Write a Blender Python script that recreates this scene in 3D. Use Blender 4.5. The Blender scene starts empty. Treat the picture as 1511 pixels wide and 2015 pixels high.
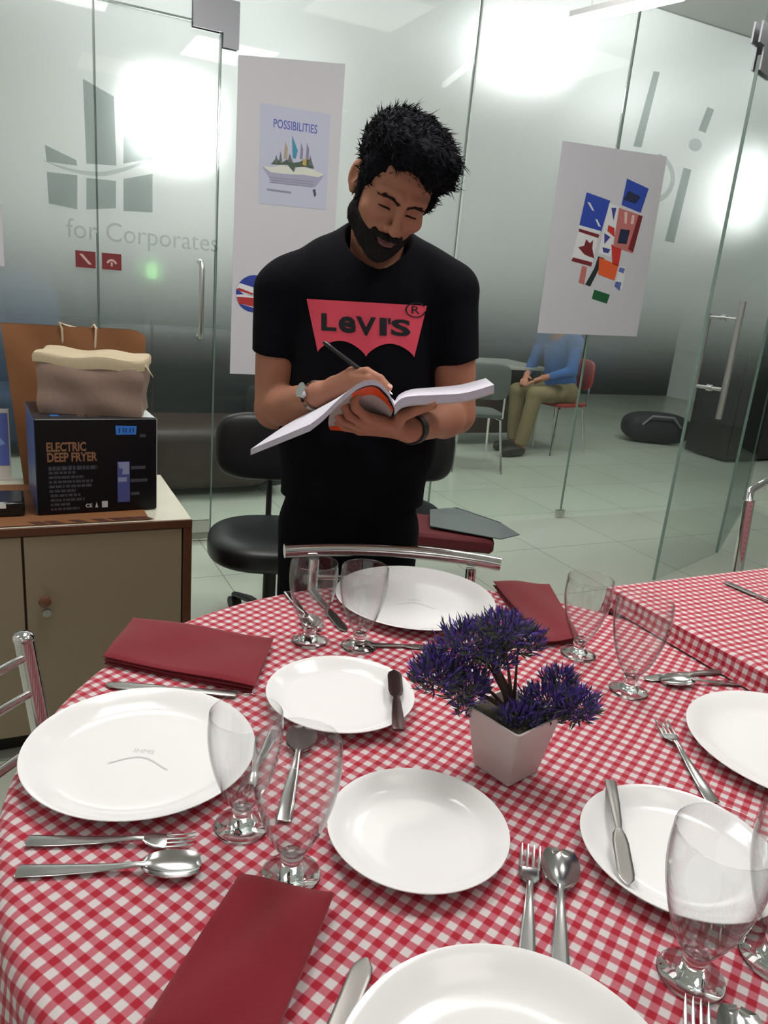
import bpy, math, random
import numpy as np
from mathutils import Vector, Matrix, Euler
from mathutils.bvhtree import BVHTree

random.seed(7)
RNG = np.random.default_rng(7)
S = bpy.context.scene
COL = S.collection

# ------------------------------------------------------------------ camera
FPX, CX, CY = 1500.0, 755.5, 1007.5
nad = np.array([-455.0, 5017.0, FPX]); nad /= np.linalg.norm(nad)
UPC = -nad
fy = np.array([0, 0, 1.0]); fy = fy - UPC * fy.dot(UPC); fy /= np.linalg.norm(fy)
rx = np.cross(fy, UPC)
if rx[0] < 0: rx = -rx
RW = np.array([rx, fy, UPC])            # camera (right, down, forward) -> world
CAM = np.array([0.0, 0.0, 1.36])
cam_d = bpy.data.cameras.new('camera')
cam = bpy.data.objects.new('camera', cam_d); COL.objects.link(cam)
cam_d.sensor_fit = 'VERTICAL'
cam_d.sensor_height = 36.0
cam_d.lens = FPX / 2015.0 * 36.0
cam_d.clip_start = 0.05; cam_d.clip_end = 60
r_, d_, f_ = RW @ np.array([1, 0, 0]), RW @ np.array([0, 1, 0]), RW @ np.array([0, 0, 1.0])
M = Matrix(((r_[0], -d_[0], -f_[0], CAM[0]), (r_[1], -d_[1], -f_[1], CAM[1]), (r_[2], -d_[2], -f_[2], CAM[2]), (0, 0, 0, 1)))
cam.matrix_world = M
S.camera = cam
S.view_settings.view_transform = 'Standard'
S.view_settings.look = 'None'
S.view_settings.gamma = 1.0
S.view_settings.use_curve_mapping = False
S.view_settings.exposure = 0.32
try:
    S.cycles.use_denoising = True
    S.cycles.max_bounces = 12
    S.cycles.transparent_max_bounces = 40
    S.cycles.caustics_refractive = True
    S.cycles.sample_clamp_indirect = 6.0
except Exception:
    pass

W = bpy.data.worlds.new('world'); S.world = W; W.use_nodes = True
W.node_tree.nodes['Background'].inputs[0].default_value = (0.75, 0.8, 0.85, 1)
W.node_tree.nodes['Background'].inputs[1].default_value = 0.25

# lamp strengths
L_ROOM = 3.2       # ceiling panels in this room
L_HALL = 2.1       # panels in the room behind the glass
L_PEND = 46.0       # lamps close behind the frosted glass
L_TUBE = 12.0
L_OVER = 16.0      # panels above the table
L_BACK = 5.0      # ceiling panels of this room that hang close to the glass wall

# ------------------------------------------------------------------ pixel -> world
def ray(x, y): return RW @ np.array([(x - CX) / FPX, (y - CY) / FPX, 1.0])
def P(x, y, Y):
    d = ray(x, y); return CAM + d * (Y / d[1])
def Z(x, y, z):
    d = ray(x, y); return CAM + d * ((z - CAM[2]) / d[2])
WA = math.radians(27.0)
WU = np.array([math.cos(WA), math.sin(WA), 0.0]); WV = np.array([-math.sin(WA), math.cos(WA), 0.0]); UZ = np.array([0, 0, 1.0])
W0 = np.array([0.595, 4.53, 0.0])
def WP(x, y, off=0.0):
    d = ray(x, y); t = np.dot(W0 - WV * off - CAM, WV) / np.dot(d, WV); return CAM + d * t
def WS(s, z, off=0.0): return W0 + WU * s + UZ * z - WV * off       # off > 0 : towards this room

# ------------------------------------------------------------------ materials
def lin(c):
    return tuple(((v / 255.0) / 12.92 if v / 255.0 <= 0.04045 else ((v / 255.0 + 0.055) / 1.055) ** 2.4) for v in c)
MATS = {}
def mat(name, rgb, rough=0.5, metal=0.0, spec=0.5, bump=0.0, bscale=200.0, vary=0.0, vscale=8.0, coat=0.0, sheen=0.0, sss=0.0):
    if name in MATS: return MATS[name]
    m = bpy.data.materials.new(name); m.use_nodes = True; nt = m.node_tree; b = nt.nodes['Principled BSDF']
    c = lin(rgb) + (1,)
    b.inputs['Base Color'].default_value = c
    b.inputs['Roughness'].default_value = rough
    b.inputs['Metallic'].default_value = metal
    b.inputs['Specular IOR Level'].default_value = spec
    b.inputs['Coat Weight'].default_value = coat
    b.inputs['Sheen Weight'].default_value = sheen
    if sss:
        b.inputs['Subsurface Weight'].default_value = sss
        b.inputs['Subsurface Radius'].default_value = (0.012, 0.005, 0.003)
        b.inputs['Subsurface Scale'].default_value = 0.6
    tc = nt.nodes.new('ShaderNodeTexCoord')
    if vary:
        n = nt.nodes.new('ShaderNodeTexNoise'); n.inputs['Scale'].default_value = vscale; n.inputs['Detail'].default_value = 4
        nt.links.new(tc.outputs['Object'], n.inputs['Vector'])
        mx = nt.nodes.new('ShaderNodeMix'); mx.data_type = 'RGBA'; mx.blend_type = 'MIX'
        mx.inputs[6].default_value = tuple(v * (1 - vary) for v in c[:3]) + (1,)
        mx.inputs[7].default_value = tuple(min(1, v * (1 + vary)) for v in c[:3]) + (1,)
        nt.links.new(n.outputs['Fac'], mx.inputs[0]); nt.links.new(mx.outputs[2], b.inputs['Base Color'])
    if bump:
        n = nt.nodes.new('ShaderNodeTexNoise'); n.inputs['Scale'].default_value = bscale; n.inputs['Detail'].default_value = 3
        nt.links.new(tc.outputs['Object'], n.inputs['Vector'])
        bp = nt.nodes.new('ShaderNodeBump'); bp.inputs['Strength'].default_value = bump; bp.inputs['Distance'].default_value = 0.002
        nt.links.new(n.outputs['Fac'], bp.inputs['Height']); nt.links.new(bp.outputs[0], b.inputs['Normal'])
    MATS[name] = m; return m
def emit(name, rgb, strength):
    if name in MATS: return MATS[name]
    m = bpy.data.materials.new(name); m.use_nodes = True; nt = m.node_tree; nt.nodes.clear()
    e = nt.nodes.new('ShaderNodeEmission'); e.inputs[0].default_value = lin(rgb) + (1,); e.inputs[1].default_value = strength
    o = nt.nodes.new('ShaderNodeOutputMaterial'); nt.links.new(e.outputs[0], o.inputs[0])
    MATS[name] = m; return m
def thin_glass(name, tint=(0.97, 0.985, 0.98), edge=(0.6, 0.7, 0.68), ior=1.45, power=1.0, rough=0.02):
    """thin clear glass: what passes straight through, plus a fresnel reflection; darker where seen along the wall"""
    m = bpy.data.materials.new(name); m.use_nodes = True; nt = m.node_tree; nt.nodes.clear()
    t = nt.nodes.new('ShaderNodeBsdfTransparent'); g = nt.nodes.new('ShaderNodeBsdfGlossy'); g.inputs['Roughness'].default_value = rough
    lw = nt.nodes.new('ShaderNodeLayerWeight'); lw.inputs['Blend'].default_value = 0.5
    pw = nt.nodes.new('ShaderNodeMath'); pw.operation = 'POWER'; pw.inputs[1].default_value = 4.0
    nt.links.new(lw.outputs['Facing'], pw.inputs[0])
    mc = nt.nodes.new('ShaderNodeMix'); mc.data_type = 'RGBA'; mc.inputs[6].default_value = tint + (1,); mc.inputs[7].default_value = edge + (1,)
    nt.links.new(pw.outputs[0], mc.inputs[0]); nt.links.new(mc.outputs[2], t.inputs[0])
    p5 = nt.nodes.new('ShaderNodeMath'); p5.operation = 'POWER'; p5.inputs[1].default_value = 5.0; nt.links.new(lw.outputs['Facing'], p5.inputs[0])
    mu = nt.nodes.new('ShaderNodeMath'); mu.operation = 'MULTIPLY_ADD'; mu.inputs[1].default_value = 0.9*power; mu.inputs[2].default_value = 0.04*power; mu.use_clamp = True
    nt.links.new(p5.outputs[0], mu.inputs[0])
    mx = nt.nodes.new('ShaderNodeMixShader'); nt.links.new(mu.outputs[0], mx.inputs[0]); nt.links.new(t.outputs[0], mx.inputs[1]); nt.links.new(g.outputs[0], mx.inputs[2])
    o = nt.nodes.new('ShaderNodeOutputMaterial'); nt.links.new(mx.outputs[0], o.inputs[0])
    return m

# ------------------------------------------------------------------ mesh collector
class MB:
    def __init__(s): s.v = []; s.f = []; s.mi = []; s.uv = None
    def add(s, v, f, mi=0):
        o = len(s.v); s.v += [tuple(map(float, p)) for p in v]; s.f += [tuple(i + o for i in q) for q in f]; s.mi += [mi] * len(f); return s
    def quad(s, a, b, c, d, mi=0): return s.add([a, b, c, d], [(0, 1, 2, 3)], mi)
    def box(s, c, size, ax=None, bev=0.0, mi=0):
        """box centred at c, size along the axes ax (rows), optional chamfer"""
        A = np.eye(3) if ax is None else np.array(ax); c = np.array(c, float); h = np.array(size, float) / 2
        if bev <= 0:
            v = [c + A.T @ (h * np.array(t)) for t in [(-1,-1,-1),(1,-1,-1),(1,1,-1),(-1,1,-1),(-1,-1,1),(1,-1,1),(1,1,1),(-1,1,1)]]
            return s.add(v, [(3,2,1,0),(4,5,6,7),(0,1,5,4),(1,2,6,5),(2,3,7,6),(3,0,4,7)], mi)
        b = min(bev, min(h) * 0.98); V = []; idx = {}
        for sx in (-1, 1):
            for sy in (-1, 1):
                for sz in (-1, 1):
                    for k in range(3):
                        q = h - b; q[k] = h[k]
                        idx[(sx, sy, sz, k)] = len(V); V.append(c + A.T @ (q * np.array([sx, sy, sz])))
        F = []
        for k in range(3):
            a, bb = (k + 1) % 3, (k + 2) % 3
            for sg in (-1, 1):
                ring = []
                for (p, q) in ((-1,-1),(1,-1),(1,1),(-1,1)):
                    t = [0,0,0]; t[k] = sg; t[a] = p; t[bb] = q; ring.append(idx[tuple(t) + (k,)])
                F.append(tuple(ring if sg > 0 else ring[::-1]))
        for k in range(3):
            a, bb = (k + 1) % 3, (k + 2) % 3
            for p in (-1, 1):
                for q in (-1, 1):
                    t0 = [0,0,0]; t0[k] = -1; t0[a] = p; t0[bb] = q; t1 = list(t0); t1[k] = 1
                    r = (idx[tuple(t0)+(a,)], idx[tuple(t1)+(a,)], idx[tuple(t1)+(bb,)], idx[tuple(t0)+(bb,)])
                    F.append(r if p * q < 0 else r[::-1])
        for sx in (-1, 1):
            for sy in (-1, 1):
                for sz in (-1, 1):
                    r = tuple(idx[(sx, sy, sz, k)] for k in range(3)); F.append(r if sx*sy*sz > 0 else r[::-1])
        return s.add(V, F, mi)
    def tube(s, pts, r, n=12, cap=True, flat=1.0, ref=None, mi=0):
        """tube along pts; r a number or one per point; flat squeezes it across"""
        pts = [np.array(p, float) for p in pts]; m = len(pts)
        rr = [r] * m if np.isscalar(r) else list(r)
        T = []
        for i in range(m):
            a = pts[max(i-1, 0)]; b = pts[min(i+1, m-1)]; t = b - a; T.append(t / (np.linalg.norm(t) + 1e-12))
        u = np.array(ref, float) if ref is not None else (np.array([0,0,1.0]) if abs(T[0][2]) < 0.9 else np.array([1.0,0,0]))
        V = []; F = []
        for i in range(m):
            u = u - T[i] * u.dot(T[i]); u /= (np.linalg.norm(u) + 1e-12); w = np.cross(T[i], u)
            for k in range(n):
                a = 2*math.pi*k/n; V.append(pts[i] + (u*math.cos(a)*flat + w*math.sin(a)) * rr[i])
        for i in range(m-1):
            for k in range(n):
                k2 = (k+1) % n; F.append((i*n+k, i*n+k2, (i+1)*n+k2, (i+1)*n+k))
        if cap:
            F.append(tuple(range(n))[::-1]); F.append(tuple((m-1)*n+k for k in range(n)))
        return s.add(V, F, mi)
    def lathe(s, prof, c=(0,0,0), n=48, mi=0, closed=False, sq=None):
        """profile (r, z) spun about a vertical axis at c"""
        V = []; F = []; c = np.array(c, float); m = len(prof)
        for (r, z) in prof:
            for k in range(n):
                a = 2*math.pi*k/n; V.append((c[0]+max(r,1e-5)*math.cos(a), c[1]+max(r,1e-5)*math.sin(a), c[2]+z))
        for i in range(m-1 if not closed else m):
            j = (i+1) % m
            for k in range(n):
                k2 = (k+1) % n; F.append((i*n+k, i*n+k2, j*n+k2, j*n+k))
        return s.add(V, F, mi)
    def grid(s, G, mi=0, flip=False):
        """G[i][j] points"""
        a = len(G); b = len(G[0]); V = [p for row in G for p in row]; F = []
        for i in range(a-1):
            for j in range(b-1):
                q = (i*b+j, (i+1)*b+j, (i+1)*b+j+1, i*b+j+1); F.append(q[::-1] if flip else q)
        return s.add(V, F, mi)
    def superell(s, c, r, e1=0.6, e2=0.6, R=None, n=32, mi=0):
        """rounded block / cushion"""
        def sp(x, e): return math.copysign(abs(x)**e, x)
        V = []; F = []; c = np.array(c, float); R = np.eye(3) if R is None else np.array(R)
        h = n//2
        for i in range(h+1):
            th = -math.pi/2 + math.pi*i/h
            for k in range(n):
                ph = 2*math.pi*k/n
                p = np.array([r[0]*sp(math.cos(th),e1)*sp(math.cos(ph),e2), r[1]*sp(math.cos(th),e1)*sp(math.sin(ph),e2), r[2]*sp(math.sin(th),e1)])
                V.append(c + R.T @ p)
        for i in range(h):
            for k in range(n):
                k2 = (k+1) % n; F.append((i*n+k, i*n+k2, (i+1)*n+k2, (i+1)*n+k))
        return s.add(V, F, mi)
    def poly(s, pts, off, mi=0):
        """flat polygon pts pushed by vector off into a thin slab"""
        pts = [np.array(p, float) for p in pts]; n = len(pts); o = np.array(off, float)
        V = pts + [p + o for p in pts]
        F = [tuple(range(n))[::-1], tuple(range(n, 2*n))] + [(i, (i+1) % n, n+(i+1) % n, n+i) for i in range(n)]
        return s.add(V, F, mi)
    def obj(s, name, m, parent=None, smooth=True, origin='base', angle=40):
        me = bpy.data.meshes.new(name)
        V = np.array(s.v)
        if isinstance(origin, str):
            lo, hi = V.min(0), V.max(0); org = np.array([(lo[0]+hi[0])/2, (lo[1]+hi[1])/2, lo[2]])
            if origin == 'world': org = np.zeros(3)
        else: org = np.array(origin, float)
        me.from_pydata([tuple(p) for p in (V - org)], [], s.f)
        ms = m if isinstance(m, (list, tuple)) else [m]
        for q in ms: me.materials.append(q)
        if len(ms) > 1: me.polygons.foreach_set('material_index', s.mi)
        if s.uv is not None:
            uv = me.uv_layers.new(name='uv')
            li = np.zeros(len(me.loops), dtype=np.int32); me.loops.foreach_get('vertex_index', li)
            U = np.array(s.uv)[li]; uv.data.foreach_set('uv', U.ravel())
        me.update()
        if smooth:
            me.polygons.foreach_set('use_smooth', [True]*len(me.polygons))
            try: me.set_sharp_from_angle(angle=math.radians(angle))
            except Exception: pass
        o = bpy.data.objects.new(name, me); COL.objects.link(o)
        o.location = org
        if parent is not None: attach(o, parent)
        return o
def world_loc(o):
    p = Vector((0, 0, 0)); q = o
    while q is not None: p = p + q.location; q = q.parent      # parents are unrotated while things are built
    return p
def attach(o, parent):
    o.location = Vector(o.location) - world_loc(parent); o.parent = parent
def tag(o, label=None, cat=None, group=None, kind=None):
    if label: o['label'] = label
    if cat: o['category'] = cat
    if group: o['group'] = group
    if kind: o['kind'] = kind
    return o
def thing(name, label, cat, loc=(0, 0, 0), group=None):
    o = bpy.data.objects.new(name, None); COL.objects.link(o); o.location = tuple(map(float, loc)); o.empty_display_size = 0.05
    return tag(o, label, cat, group)
def struct(o): o['kind'] = 'structure'; return o
def copy_tree(o, parent=None):
    c = o.copy(); COL.objects.link(c); c.parent = parent
    for ch in list(o.children): copy_tree(ch, c)
    return c
def text_mesh(body, size=1.0, bold=0.0, align='CENTER', space=1.0):
    cu = bpy.data.curves.new('lettering', 'FONT'); cu.body = body; cu.size = size; cu.align_x = align; cu.align_y = 'CENTER'; cu.offset = bold; cu.space_character = space
    cu.resolution_u = 3
    o = bpy.data.objects.new('lettering', cu); COL.objects.link(o)
    bpy.context.view_layer.update()
    me = bpy.data.meshes.new_from_object(o.evaluated_get(bpy.context.evaluated_depsgraph_get()))
    V = [tuple(v.co) for v in me.vertices]; F = [tuple(p.vertices) for p in me.polygons]
    bpy.data.objects.remove(o); bpy.data.curves.remove(cu); bpy.data.meshes.remove(me)
    return np.array(V), F
def put_text(body, size, o, ax, ay, lift, bold=0.0, align='CENTER', sx=1.0):
    """lettering laid on a plane at o, reading along ax with ay up; lift = vector off the surface"""
    V, F = text_mesh(body, size, bold, align)
    o = np.array(o) + np.array(lift)
    return MB().add([o + np.array(ax)*v[0]*sx + np.array(ay)*v[1] for v in V], F)

# ------------------------------------------------------------------ implicit surfaces
def n3(a): return np.sqrt((a*a).sum(-1))
def sph(p, c, r): return n3(p - np.array(c)) - r
def ell(p, c, r, R=None):
    q = p - np.array(c)
    if R is not None: q = q @ np.array(R).T
    r = np.array(r); k0 = n3(q / r); k1 = n3(q / (r*r)) + 1e-9
    return k0 * (k0 - 1.0) / k1
def cone(p, a, b, ra, rb):
    a = np.array(a, float); b = np.array(b, float); ab = b - a
    t = np.clip(((p - a) @ ab) / (ab @ ab + 1e-12), 0, 1)
    return n3(p - (a + t[..., None]*ab)) - (ra + (rb - ra)*t)
def smin(a, b, k):
    h = np.clip(0.5 + 0.5*(b - a)/k, 0, 1); return b + (a - b)*h - k*h*(1 - h)
def smax(a, b, k): return -smin(-a, -b, k)
def wob(p, f, ph=0.0):
    return np.sin(p[..., 0]*f + ph)*np.sin(p[..., 1]*f*1.13 + 1.3*ph + 1.0)*np.sin(p[..., 2]*f*0.91 + 2.1*ph + 2.0)
def mesh_sdf(fn, lo, hi, h, margin=1.7):
    lo = np.array(lo, float); hi = np.array(hi, float); B = 8; Sz = B*h
    nb = np.ceil((hi - lo)/Sz).astype(int)
    I = np.stack(np.meshgrid(*[np.arange(k) for k in nb], indexing='ij'), -1).reshape(-1, 3)
    d = np.concatenate([fn(lo + (q + 0.5)*Sz) for q in np.array_split(I, max(1, len(I)//40000 + 1))])
    I = I[np.abs(d) < Sz*margin]
    keysA = []; VA = []; E = []
    NX, NY, NZ = nb*B + 2
    def key(a): return (a[..., 0].astype(np.int64)*NY + a[..., 1])*NZ + a[..., 2]
    g = np.stack(np.meshgrid(*[np.arange(B+1)]*3, indexing='ij'), -1)
    for q in np.array_split(I, max(1, len(I)//300 + 1)):
        if len(q) == 0: continue
        base = q[:, None, None, None, :]*B + g[None]
        D = fn(lo + base*h)
        D = np.where(D == 0, 1e-9, D)
        c = [D[:, i:i+B, j:j+B, k:k+B] for i in (0,1) for j in (0,1) for k in (0,1)]
        Cn = np.stack(c, -1); sg = Cn < 0; act = sg.any(-1) & ~sg.all(-1)
        Cn = Cn[act]; cell = base[:, :B, :B, :B][act]
        offs = np.array([(i, j, k) for i in (0,1) for j in (0,1) for k in (0,1)], float)
        acc = np.zeros((len(Cn), 3)); cnt = np.zeros(len(Cn))
        for a in range(8):
            for b in range(a+1, 8):
                if np.abs(offs[a] - offs[b]).sum() != 1: continue
                m = (Cn[:, a] < 0) != (Cn[:, b] < 0)
                t = np.where(m, Cn[:, a]/np.where(m, Cn[:, a] - Cn[:, b], 1), 0)
                acc += np.where(m[:, None], offs[a] + (offs[b] - offs[a])*t[:, None], 0); cnt += m
        VA.append(lo + (cell + acc/cnt[:, None])*h); keysA.append(key(cell))
        for ax, other in ((0, 4), (1, 2), (2, 1)):
            m = (Cn[:, 0] < 0) != (Cn[:, other] < 0)
            o1, o2 = [e for e in range(3) if e != ax]
            e1 = np.zeros(3, int); e1[o1] = 1; e2 = np.zeros(3, int); e2[o2] = 1
            cc = cell[m]; inside = Cn[m, 0] < 0
            quad = np.stack([key(cc), key(cc - e1), key(cc - e1 - e2), key(cc - e2)], -1)
            fl = inside if ax != 1 else ~inside
            quad = np.where(fl[:, None], quad, quad[:, ::-1])
            E.append(quad)
    K = np.concatenate(keysA); V = np.concatenate(VA); Q = np.concatenate(E)
    o = np.argsort(K); Ks = K[o]
    pos = np.searchsorted(Ks, Q); pos = np.clip(pos, 0, len(Ks)-1)
    ok = (Ks[pos] == Q).all(-1)
    return V, o[pos[ok]]
def sdf_obj(name, fn, lo, hi, h, m, parent=None, mat_fn=None, origin=None, disp=None):
    V, Fq = mesh_sdf(fn, lo, hi, h)
    me = bpy.data.meshes.new(name)
    org = np.array(origin if origin is not None else [(V[:,0].min()+V[:,0].max())/2, (V[:,1].min()+V[:,1].max())/2, V[:,2].min()])
    me.from_pydata((V - org).tolist(), [], Fq.tolist())
    ms = m if isinstance(m, (list, tuple)) else [m]
    for q in ms: me.materials.append(q)
    if mat_fn is not None:
        cen = V[Fq].mean(1); me.polygons.foreach_set('material_index', mat_fn(cen).astype(np.int32))
    me.polygons.foreach_set('use_smooth', [True]*len(me.polygons)); me.update()
    o = bpy.data.objects.new(name, me); COL.objects.link(o); o.location = org
    if parent is not None: attach(o, parent)
    return o, V, Fq
def normals_of(V, F):
    a, b, c, d = V[F[:, 0]], V[F[:, 1]], V[F[:, 2]], V[F[:, 3]]
    n = np.cross(c - a, d - b); N = np.zeros_like(V)
    for k in range(4): np.add.at(N, F[:, k], n)
    return N / (n3(N)[:, None] + 1e-12)

# ================================================================== SETTING
CEIL = 2.95
m_wall = mat('wall paint', (226, 228, 224), 0.7, vary=0.03, vscale=2)
m_ceil = mat('ceiling paint', (228, 230, 230), 0.8)
m_hallwall = mat('hall wall paint', (222, 224, 222), 0.7)
m_dado = mat('hall dark panelling', (48, 50, 50), 0.45, vary=0.15, vscale=3)
# tiled floor
m_floor = bpy.data.materials.new('floor tiles'); m_floor.use_nodes = True
nt = m_floor.node_tree; b = nt.nodes['Principled BSDF']; b.inputs['Roughness'].default_value = 0.22; b.inputs['Specular IOR Level'].default_value = 0.5
tc = nt.nodes.new('ShaderNodeTexCoord'); mp = nt.nodes.new('ShaderNodeMapping'); mp.inputs['Rotation'].default_value = (0, 0, -WA); mp.inputs['Location'].default_value = (0.13, 0.2, 0)
br = nt.nodes.new('ShaderNodeTexBrick'); br.offset = 0.0; br.inputs['Scale'].default_value = 1.0
br.inputs['Brick Width'].default_value = 0.6; br.inputs['Row Height'].default_value = 0.6; br.inputs['Mortar Size'].default_value = 0.0022; br.inputs['Mortar Smooth'].default_value = 0.1
br.inputs['Color1'].default_value = lin((186, 191, 177)) + (1,); br.inputs['Color2'].default_value = lin((181, 186, 172)) + (1,); br.inputs['Mortar'].default_value = lin((130, 133, 122)) + (1,)
nt.links.new(tc.outputs['Object'], mp.inputs[0]); nt.links.new(mp.outputs[0], br.inputs['Vector'])
no = nt.nodes.new('ShaderNodeTexNoise'); no.inputs['Scale'].default_value = 2.2; no.inputs['Detail'].default_value = 6
nt.links.new(tc.outputs['Object'], no.inputs['Vector'])
mx = nt.nodes.new('ShaderNodeMix'); mx.data_type = 'RGBA'; mx.blend_type = 'MULTIPLY'; mx.inputs[0].default_value = 0.35
nt.links.new(br.outputs['Color'], mx.inputs[6]); nt.links.new(no.outputs['Color'], mx.inputs[7])
rmp = nt.nodes.new('ShaderNodeMapRange'); rmp.inputs[3].default_value = 0.16; rmp.inputs[4].default_value = 0.3
nt.links.new(no.outputs['Fac'], rmp.inputs[0]); nt.links.new(rmp.outputs[0], b.inputs['Roughness'])
hs = nt.nodes.new('ShaderNodeHueSaturation'); hs.inputs['Value'].default_value = 1.0; hs.inputs['Saturation'].default_value = 0.8
nt.links.new(mx.outputs[2], hs.inputs['Color']); nt.links.new(br.outputs['Color'], b.inputs['Base Color'])

def slab(name, s0, s1, t0, t1, z0, z1, m, parent=None):
    """box in the wall's own axes: s along the glass wall, t away from it into the hall"""
    c = W0 + WU*(s0+s1)/2 + WV*(t0+t1)/2 + UZ*(z0+z1)/2
    return MB().box(c, (s1-s0, t1-t0, z1-z0), (WU, WV, UZ)).obj(name, m, parent, smooth=False)
SL, SR, TN, TF = -4.4, 7.2, -6.2, 5.6
struct(slab('floor', SL, SR, TN, TF, -0.1, 0.0, m_floor))
struct(slab('ceiling', SL, SR, TN, TF, CEIL, CEIL+0.1, m_ceil))
struct(slab('wall_left', SL-0.1, SL, TN, TF, 0, CEIL, m_wall))
struct(slab('wall_right', SR, SR+0.1, TN, TF, 0, CEIL, m_wall))
struct(slab('wall_near', SL, SR, TN-0.1, TN, 0, CEIL, m_wall))
struct(slab('wall_back', SL, SR, TF, TF+0.1, 0, CEIL, m_hallwall))
struct(slab('trim_1', SL+0.001, SR-0.001, TF-0.03, TF-0.001, 0.0, 1.62, m_dado))

# ---- glass wall
m_pane = thin_glass('clear greenish pane', tint=(0.962, 0.968, 0.965), edge=(0.62, 0.68, 0.66), power=0.3, rough=0.0)
m_edge = mat('cut glass edge', (112, 132, 123), 0.25, spec=0.8)
m_steel = mat('brushed steel', (200, 198, 196), 0.28, metal=1.0)
m_patch = mat('satin patch fitting', (150, 150, 155), 0.42, metal=0.85)
m_chrome = mat('chrome', (225, 222, 222), 0.08, metal=1.0)
# graded frosted film: frosted above chest height, fading to clear near the floor
m_frost = bpy.data.materials.new('graded frosted film'); m_frost.use_nodes = True; nt = m_frost.node_tree; nt.nodes.clear()
rf = nt.nodes.new('ShaderNodeBsdfRefraction'); rf.inputs['Roughness'].default_value = 0.5; rf.inputs['IOR'].default_value = 1.25; rf.inputs[0].default_value = (0.985, 0.985, 0.985, 1)
tr = nt.nodes.new('ShaderNodeBsdfTransparent'); tr.inputs[0].default_value = (0.97, 0.99, 0.98, 1)
tl = nt.nodes.new('ShaderNodeBsdfTranslucent'); tl.inputs[0].default_value = lin((228, 231, 229)) + (1,)
df = nt.nodes.new('ShaderNodeBsdfDiffuse'); df.inputs[0].default_value = lin((228, 231, 229)) + (1,)
milk = nt.nodes.new('ShaderNodeMixShader'); milk.inputs[0].default_value = 0.5
nt.links.new(tl.outputs[0], milk.inputs[1]); nt.links.new(df.outputs[0], milk.inputs[2])
fm = nt.nodes.new('ShaderNodeMixShader'); fm.inputs[0].default_value = 0.38
nt.links.new(rf.outputs[0], fm.inputs[1]); nt.links.new(milk.outputs[0], fm.inputs[2])
ge = nt.nodes.new('ShaderNodeNewGeometry'); sx = nt.nodes.new('ShaderNodeSeparateXYZ'); nt.links.new(ge.outputs['Position'], sx.inputs[0])
mr = nt.nodes.new('ShaderNodeMapRange'); mr.interpolation_type = 'SMOOTHSTEP'; mr.inputs[1].default_value = 0.85; mr.inputs[2].default_value = 1.62; mr.inputs[3].default_value = 0.02; mr.inputs[4].default_value = 1.0
nt.links.new(sx.outputs[2], mr.inputs[0])
mm = nt.nodes.new('ShaderNodeMixShader'); nt.links.new(mr.outputs[0], mm.inputs[0]); nt.links.new(tr.outputs[0], mm.inputs[1]); nt.links.new(fm.outputs[0], mm.inputs[2])
oo = nt.nodes.new('ShaderNodeOutputMaterial'); nt.links.new(mm.outputs[0], oo.inputs[0])

def pane(name, s0, s1, z0, z1, film=True):
    o = struct(slab(name, s0+0.002, s1-0.002, -0.006, 0.006, z0, z1, m_pane))
    for k, (a, bb) in enumerate(((s0+0.0008, s0+0.0030), (s1-0.0030, s1-0.0008))):
        slab('polished_edge', a, bb, -0.0075, 0.0075, z0, z1, m_edge, o)
    if film: slab('frosted_film', s0+0.005, s1-0.005, 0.014, 0.017, z0, z1, m_frost, o)
    return o
HD = 2.37
w1 = pane('window_1', -4.39, -2.20, 0.012, HD-0.004)
d1 = pane('door_1', -2.20, -1.675, 0.012, HD-0.004)
w2 = pane('window_2', -4.39, -1.675, HD+0.004, CEIL)
w3 = pane('window_3', -1.675, -0.38, 0.012, CEIL)
w4 = pane('window_4', -0.38, 0.62, 0.012, CEIL)
w5 = pane('window_5', 0.62, 2.35, 0.012, CEIL)
slab('header_edge', -4.39, -1.68, -0.007, 0.007, HD-0.004, HD+0.004, m_edge, w2)
slab('joint_strip', -0.3835, -0.3765, -0.010, -0.0078, 1.35, CEIL-0.001, mat('pale joint seal', (226, 230, 228), 0.3), w4)
# door handle and fittings of the left door
def dhandle(x, z0, z1, parent, r=0.0125, off=0.065, side=1):
    o = side
    h = MB()
    h.tube([WS(x, z0, 0.006*o), WS(x, z0, off*0.6*o), WS(x, z0+0.006, off*0.85*o), WS(x, z0+0.03, off*o), WS(x, (z0+z1)/2, off*o), WS(x, z1-0.03, off*o), WS(x, z1-0.006, off*0.85*o), WS(x, z1, off*0.6*o), WS(x, z1, 0.006*o)], r, 14)
    return h.obj('door_handle', m_steel, parent)
dhandle(-1.755, 1.04, 1.385, d1)
a = MB()
for off in (0.012, -0.012):
    a.poly([WS(s, z, off) for s, z in ((-1.80, 2.345), (-1.80, 2.475), (-1.60, 2.475), (-1.60, 2.29), (-1.67, 2.29), (-1.67, 2.345))][::-1], WV*(0.010 if off < 0 else -0.010))
a.obj('patch_fitting', m_patch, w3, smooth=False)
slab('pivot_fitting', -1.80, -1.685, -0.018, -0.006, 0.05, 0.115, m_steel, d1)
slab('door_shoe', -2.19, -1.685, -0.012, 0.012, 0.013, 0.05, mat('shoe', (150, 152, 140), 0.4, metal=0.5), d1)
a = MB()
for off in (0.012,):
    a.poly([WS(s, z, off) for s, z in ((-2.92, 2.345), (-2.92, 2.46), (-2.70, 2.46), (-2.70, 2.345))][::-1], -WV*0.010)
a.obj('patch_fitting', m_patch, w2, smooth=False)
for s in (-0.38, 0.62):
    slab('floor_clamp', s-0.03, s+0.03, -0.012, 0.012, 0.012, 0.05, m_steel, w4)

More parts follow.
